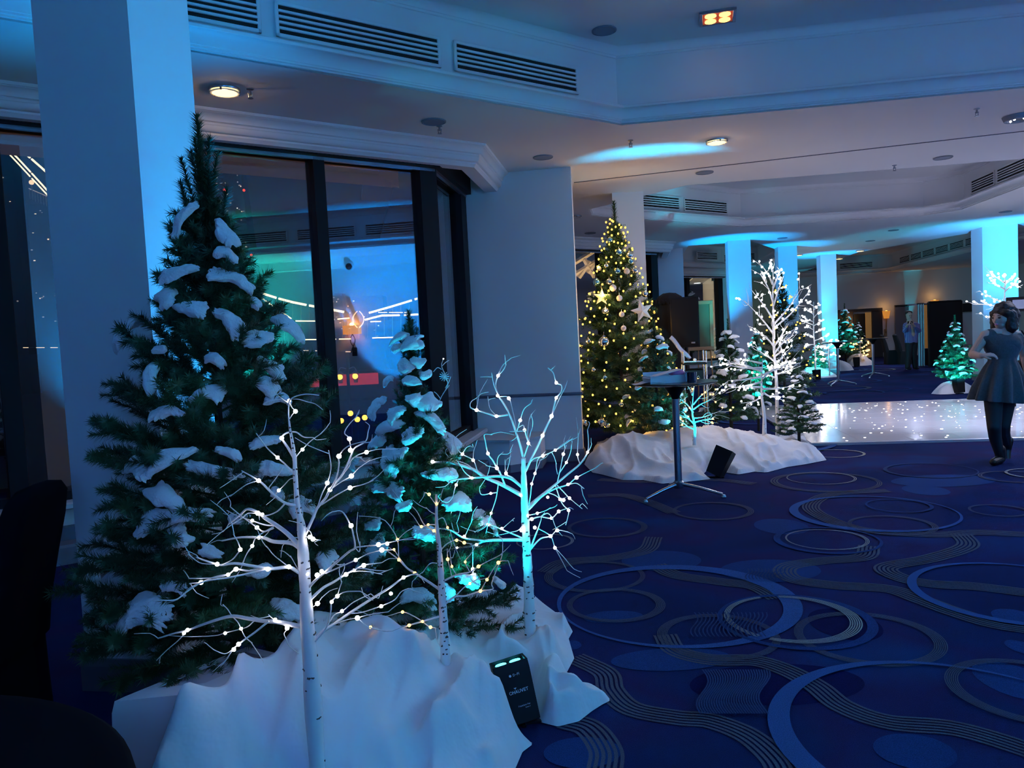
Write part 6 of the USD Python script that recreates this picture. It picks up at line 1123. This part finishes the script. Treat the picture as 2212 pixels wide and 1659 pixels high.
hr = body([[(head - fdir * .02 + sidev * .085 + [0, 0, .0], .07), (head - fdir * .03 + sidev * .08 - [0, 0, .12], .06)], [(head + fdir * .045 + [0, 0, .075], .055), (head + fdir * .03 + sidev * .06 + [0, 0, .05], .055)], [(head + fdir * .045 + [0, 0, .075], .055), (head + fdir * .03 - sidev * .06 + [0, 0, .05], .055)], [(head + [0, 0, .07] - fdir * .01, .10), (head - fdir * .06 + [0, 0, .02], .115)], [(head - fdir * .06 + [0, 0, .02], .115), (head - fdir * .07 - [0, 0, .10], .085)], [(head - sidev * .075 + [0, 0, .03] - fdir * .01, .06), (head - sidev * .085 - [0, 0, .10] - fdir * .01, .055)], [(head + sidev * .075 + [0, 0, .03] - fdir * .01, .06), (head + sidev * .085 - [0, 0, .10] - fdir * .01, .055)], [(head - sidev * .07 - fdir * .04 - [0, 0, .1], .06), (head + sidev * .07 - fdir * .04 - [0, 0, .1], .06)], [(head + [0, 0, .085] + fdir * .05, .05), (head + [0, 0, .08] - fdir * .05, .09)]], .014, 3)
hr = (hr[0] + .022 * (meshkit.fbm(hr[0] * 26, 3, 2) - .5)[:, None] * ((hr[0] - head) / np.linalg.norm(hr[0] - head, axis=1, keepdims=True)) * 1.6, hr[1]); part(wo, 'hair', lw(hr), 'hair', smooth=True)
# dress: loft of ellipses with pleats opening below the waist
n = 72; rows = []; ax = np.array([1.0, 0, 0]); 
for (x, y, hx, hy, pl_, dd) in ((488, 520, .125, .10, 0, 0), (488, 560, .172, .13, 0, 0), (486, 600, .165, .135, 0, 0), (482, 660, .135, .118, .0, .01), (480, 690, .132, .116, .004, .01), (474, 740, .165, .14, .010, .01), (466, 820, .205, .175, .018, .01), (456, 920, .238, .205, .028, .02), (444, 1025, .262, .225, .036, .02), (444, 1032, .255, .218, .034, .02)):
    c = wp(x, y, dd); rows.append([c + [hx * math.cos(a) * (1 + pl_ / hx * math.sin(11 * a + 1)), hy * math.sin(a) * (1 + pl_ / hx * math.sin(11 * a + 1)), -.03 * math.cos(a) * (y > 900)] for a in np.arange(n) * 2 * PI / n])
m_ = (np.array(rows).reshape(-1, 3), quads([[j * n + i, (j + 1) * n + i, (j + 1) * n + (i + 1) % n, j * n + (i + 1) % n] for j in range(len(rows) - 1) for i in range(n)])); part(wo, 'dress', lw(m_), 'dress', smooth=True)
bod = body([[(S1 + [.045, 0, .0], .066), (S1 + [.0, 0, -.025], .058)], [(S2 + [-.045, 0, .0], .066), (S2 + [.0, 0, -.035], .058)], [(S1 + [.03, 0, -.02], .066), (chest + [-.06, 0, -.0], .125)], [(S2 + [-.03, 0, -.02], .066), (chest + [.06, 0, 0], .125)], [(chest + [-.06, 0, 0], .128), (chest + [.06, 0, 0], .128)], [(chest + [-.05, 0, -.02], .12), (waist + [-.02, 0, .02], .116)], [(chest + [.05, 0, -.02], .12), (waist + [.02, 0, .02], .116)]], .016, 5); part(wo, 'bodice', lw(bod), 'dress', smooth=True)
for A_, K_, N_, nm in ((HP1, K1, AN1, 1), (HP2, K2, AN2, 2)): part(wo, 'tights_leg', lw(body([[(A_, .105), (A_ * .4 + K_ * .6, .083), (K_, .066)], [(K_, .066), (K_ * .62 + N_ * .38 + [0, .02, 0], .06), (N_, .043)]], .016, 5)), 'tights', smooth=True)
f1 = wp(408, 1540, -.10); f1[2] = .03; part(wo, 'boot', lw(body([[(AN1 + [0, 0, .06], .056), (wp(470, 1525, .02) * [1, 1, 0] + [0, 0, .06], .05)], [(wp(470, 1525, .02) * [1, 1, 0] + [0, 0, .05], .046), (f1 + [0, 0, .008], .036)], [(wp(478, 1530, .03) * [1, 1, 0] + [0, 0, .07], .034), (wp(480, 1540, .03) * [1, 1, 0] + [0, 0, .024], .022)]], .012, 4)), 'boots', smooth=True)
part(wo, 'boot', lw(body([[(AN2 + [0, -.01, .05], .054), (AN2 + [.01, .03, -.04], .05)], [(AN2 + [.01, .03, -.04], .046), (AN2 + [-.02, -.02, -.17], .034)]], .012, 4)), 'boots', smooth=True)
hb = thing('shoulder_bag', 'small dark bag on a strap over the walking woman\'s shoulder', 'bag', wp(668, 760, .12)); o_ = wp(668, 760, .12); part(hb, 'bag', box((0, 0, 0), (.10, .22, .18), .03), 'black_cloth', smooth=40); part(hb, 'strap', tube(spline([S1 - o_ + [.05, -.05, .07], wp(420, 470, -.12) - o_ + [0, 0, .02], wp(520, 560, -.15) - o_, wp(620, 660, -.12) - o_, np.array([-.03, -.08, .08])], 20) if False else spline([S2 - o_ + [0, -.03, .06], S2 - o_ + [.02, -.08, -.02], np.array([.0, -.10, .25]), np.array([0, -.08, .08])], 16), .007, 5), 'black_cloth')
# ---- the man far off, holding up a phone
MD = 23.8
def mp(x, y, dd=0.0): return D(1740 + x / 6.9125, 630 + y / 6.9125, MD + dd)
mb = mp(1580, 1160); mb[2] = 0; mn = thing('person', 'man in striped blue shirt and dark trousers holding up a phone far across the room', 'person', mb)
def lm(v): return (v[0] - mb, v[1])
hd = mp(1545, 365, -.02); nk = mp(1560, 450); s1, s2 = mp(1495, 500), mp(1665, 500); e1, e2 = mp(1480, 590, -.15), mp(1700, 585, -.12); h1, h2 = mp(1520, 500, -.42), mp(1595, 490, -.42); pv = mp(1580, 740); a1, a2 = mp(1525, 1150, -.02), mp(1640, 1150, .05)
sk = [[(nk, .06), (hd, .085)], [(hd + [0, 0, .05], .095), (hd - [0, 0, .04], .08)], [(hd + [0, -.085, -.01], .014), (hd + [0, -.10, -.03], .016)], [(nk, .10), (pv + [0, 0, .2], .14)], [(s1, .06), (e1, .05), (h1, .034)], [(s2, .06), (e2, .05), (h2, .034)], [(pv, .12), (mp(1545, 940), .07), (a1, .05)], [(pv, .12), (mp(1615, 940), .07), (a2, .05)]] + hand(h1, (.5, -.2, .8), (.8, .3, 0), 1.0, .7) + hand(h2, (-.5, -.2, .8), (-.8, .3, 0), 1.0, .7)
part(mn, 'body', lm(body(sk, .02, 5)), 'skin', smooth=True); part(mn, 'hair', lm(body([[(hd + [0, .02, .09], .085), (hd + [0, .06, .02], .085)], [(hd + [-.05, .01, .10], .06), (hd + [.05, .01, .10], .06)]], .025, 3)), 'hair', smooth=True)
for s in (-1, 1): part(mn, 'eye', lm(ball(hd + [s * .032, -.088, .01], .009, 1)), 'hair', 'dark eye')
part(mn, 'mouth', lm(ball(hd + [0, -.088, -.055], (.02, .008, .006), 1)), 'pink_tissue', 'mouth')
part(mn, 'shirt', lm(body([[(s1 + [.03, 0, 0], .085), (s2 + [-.03, 0, 0], .085)], [(s1 + [.05, 0, -.05], .12), (pv + [-.04, 0, .05], .14)], [(s2 + [-.05, 0, -.05], .12), (pv + [.04, 0, .05], .14)], [(s1, .075), (e1, .062), (e1 * .35 + h1 * .65, .05)], [(s2, .075), (e2, .062), (e2 * .35 + h2 * .65, .05)], [(pv + [-.05, 0, .0], .145), (pv + [.05, 0, 0], .145)]], .025, 4)), 'shirt', smooth=True)
part(mn, 'trousers', lm(body([[(pv + [-.04, 0, -.03], .14), (pv + [.04, 0, -.03], .14)], [(pv + [-.06, 0, -.06], .13), (mp(1545, 940), .095), (a1 + [0, 0, .05], .075)], [(pv + [.06, 0, -.06], .13), (mp(1615, 940), .095), (a2 + [0, 0, .05], .075)]], .03, 4)), 'tights', smooth=True)
for a_ in (a1, a2): part(mn, 'shoe', lm(body([[(a_ * [1, 1, 0] + [0, .03, .05], .05), (a_ * [1, 1, 0] + [0, -.16, .035], .034)]], .03, 2)), 'boots', smooth=True)
ph = (h1 + h2) / 2 + [0, -.02, .07]; pt = thing('phone', 'phone held up in both hands by the far man', 'phone', ph); part(pt, 'case', box((0, 0, 0), (.155, .009, .075), .003), 'black_plastic'); part(pt, 'lens', ball((.055, -.006, .02), .006, 1), 'grey_disc')
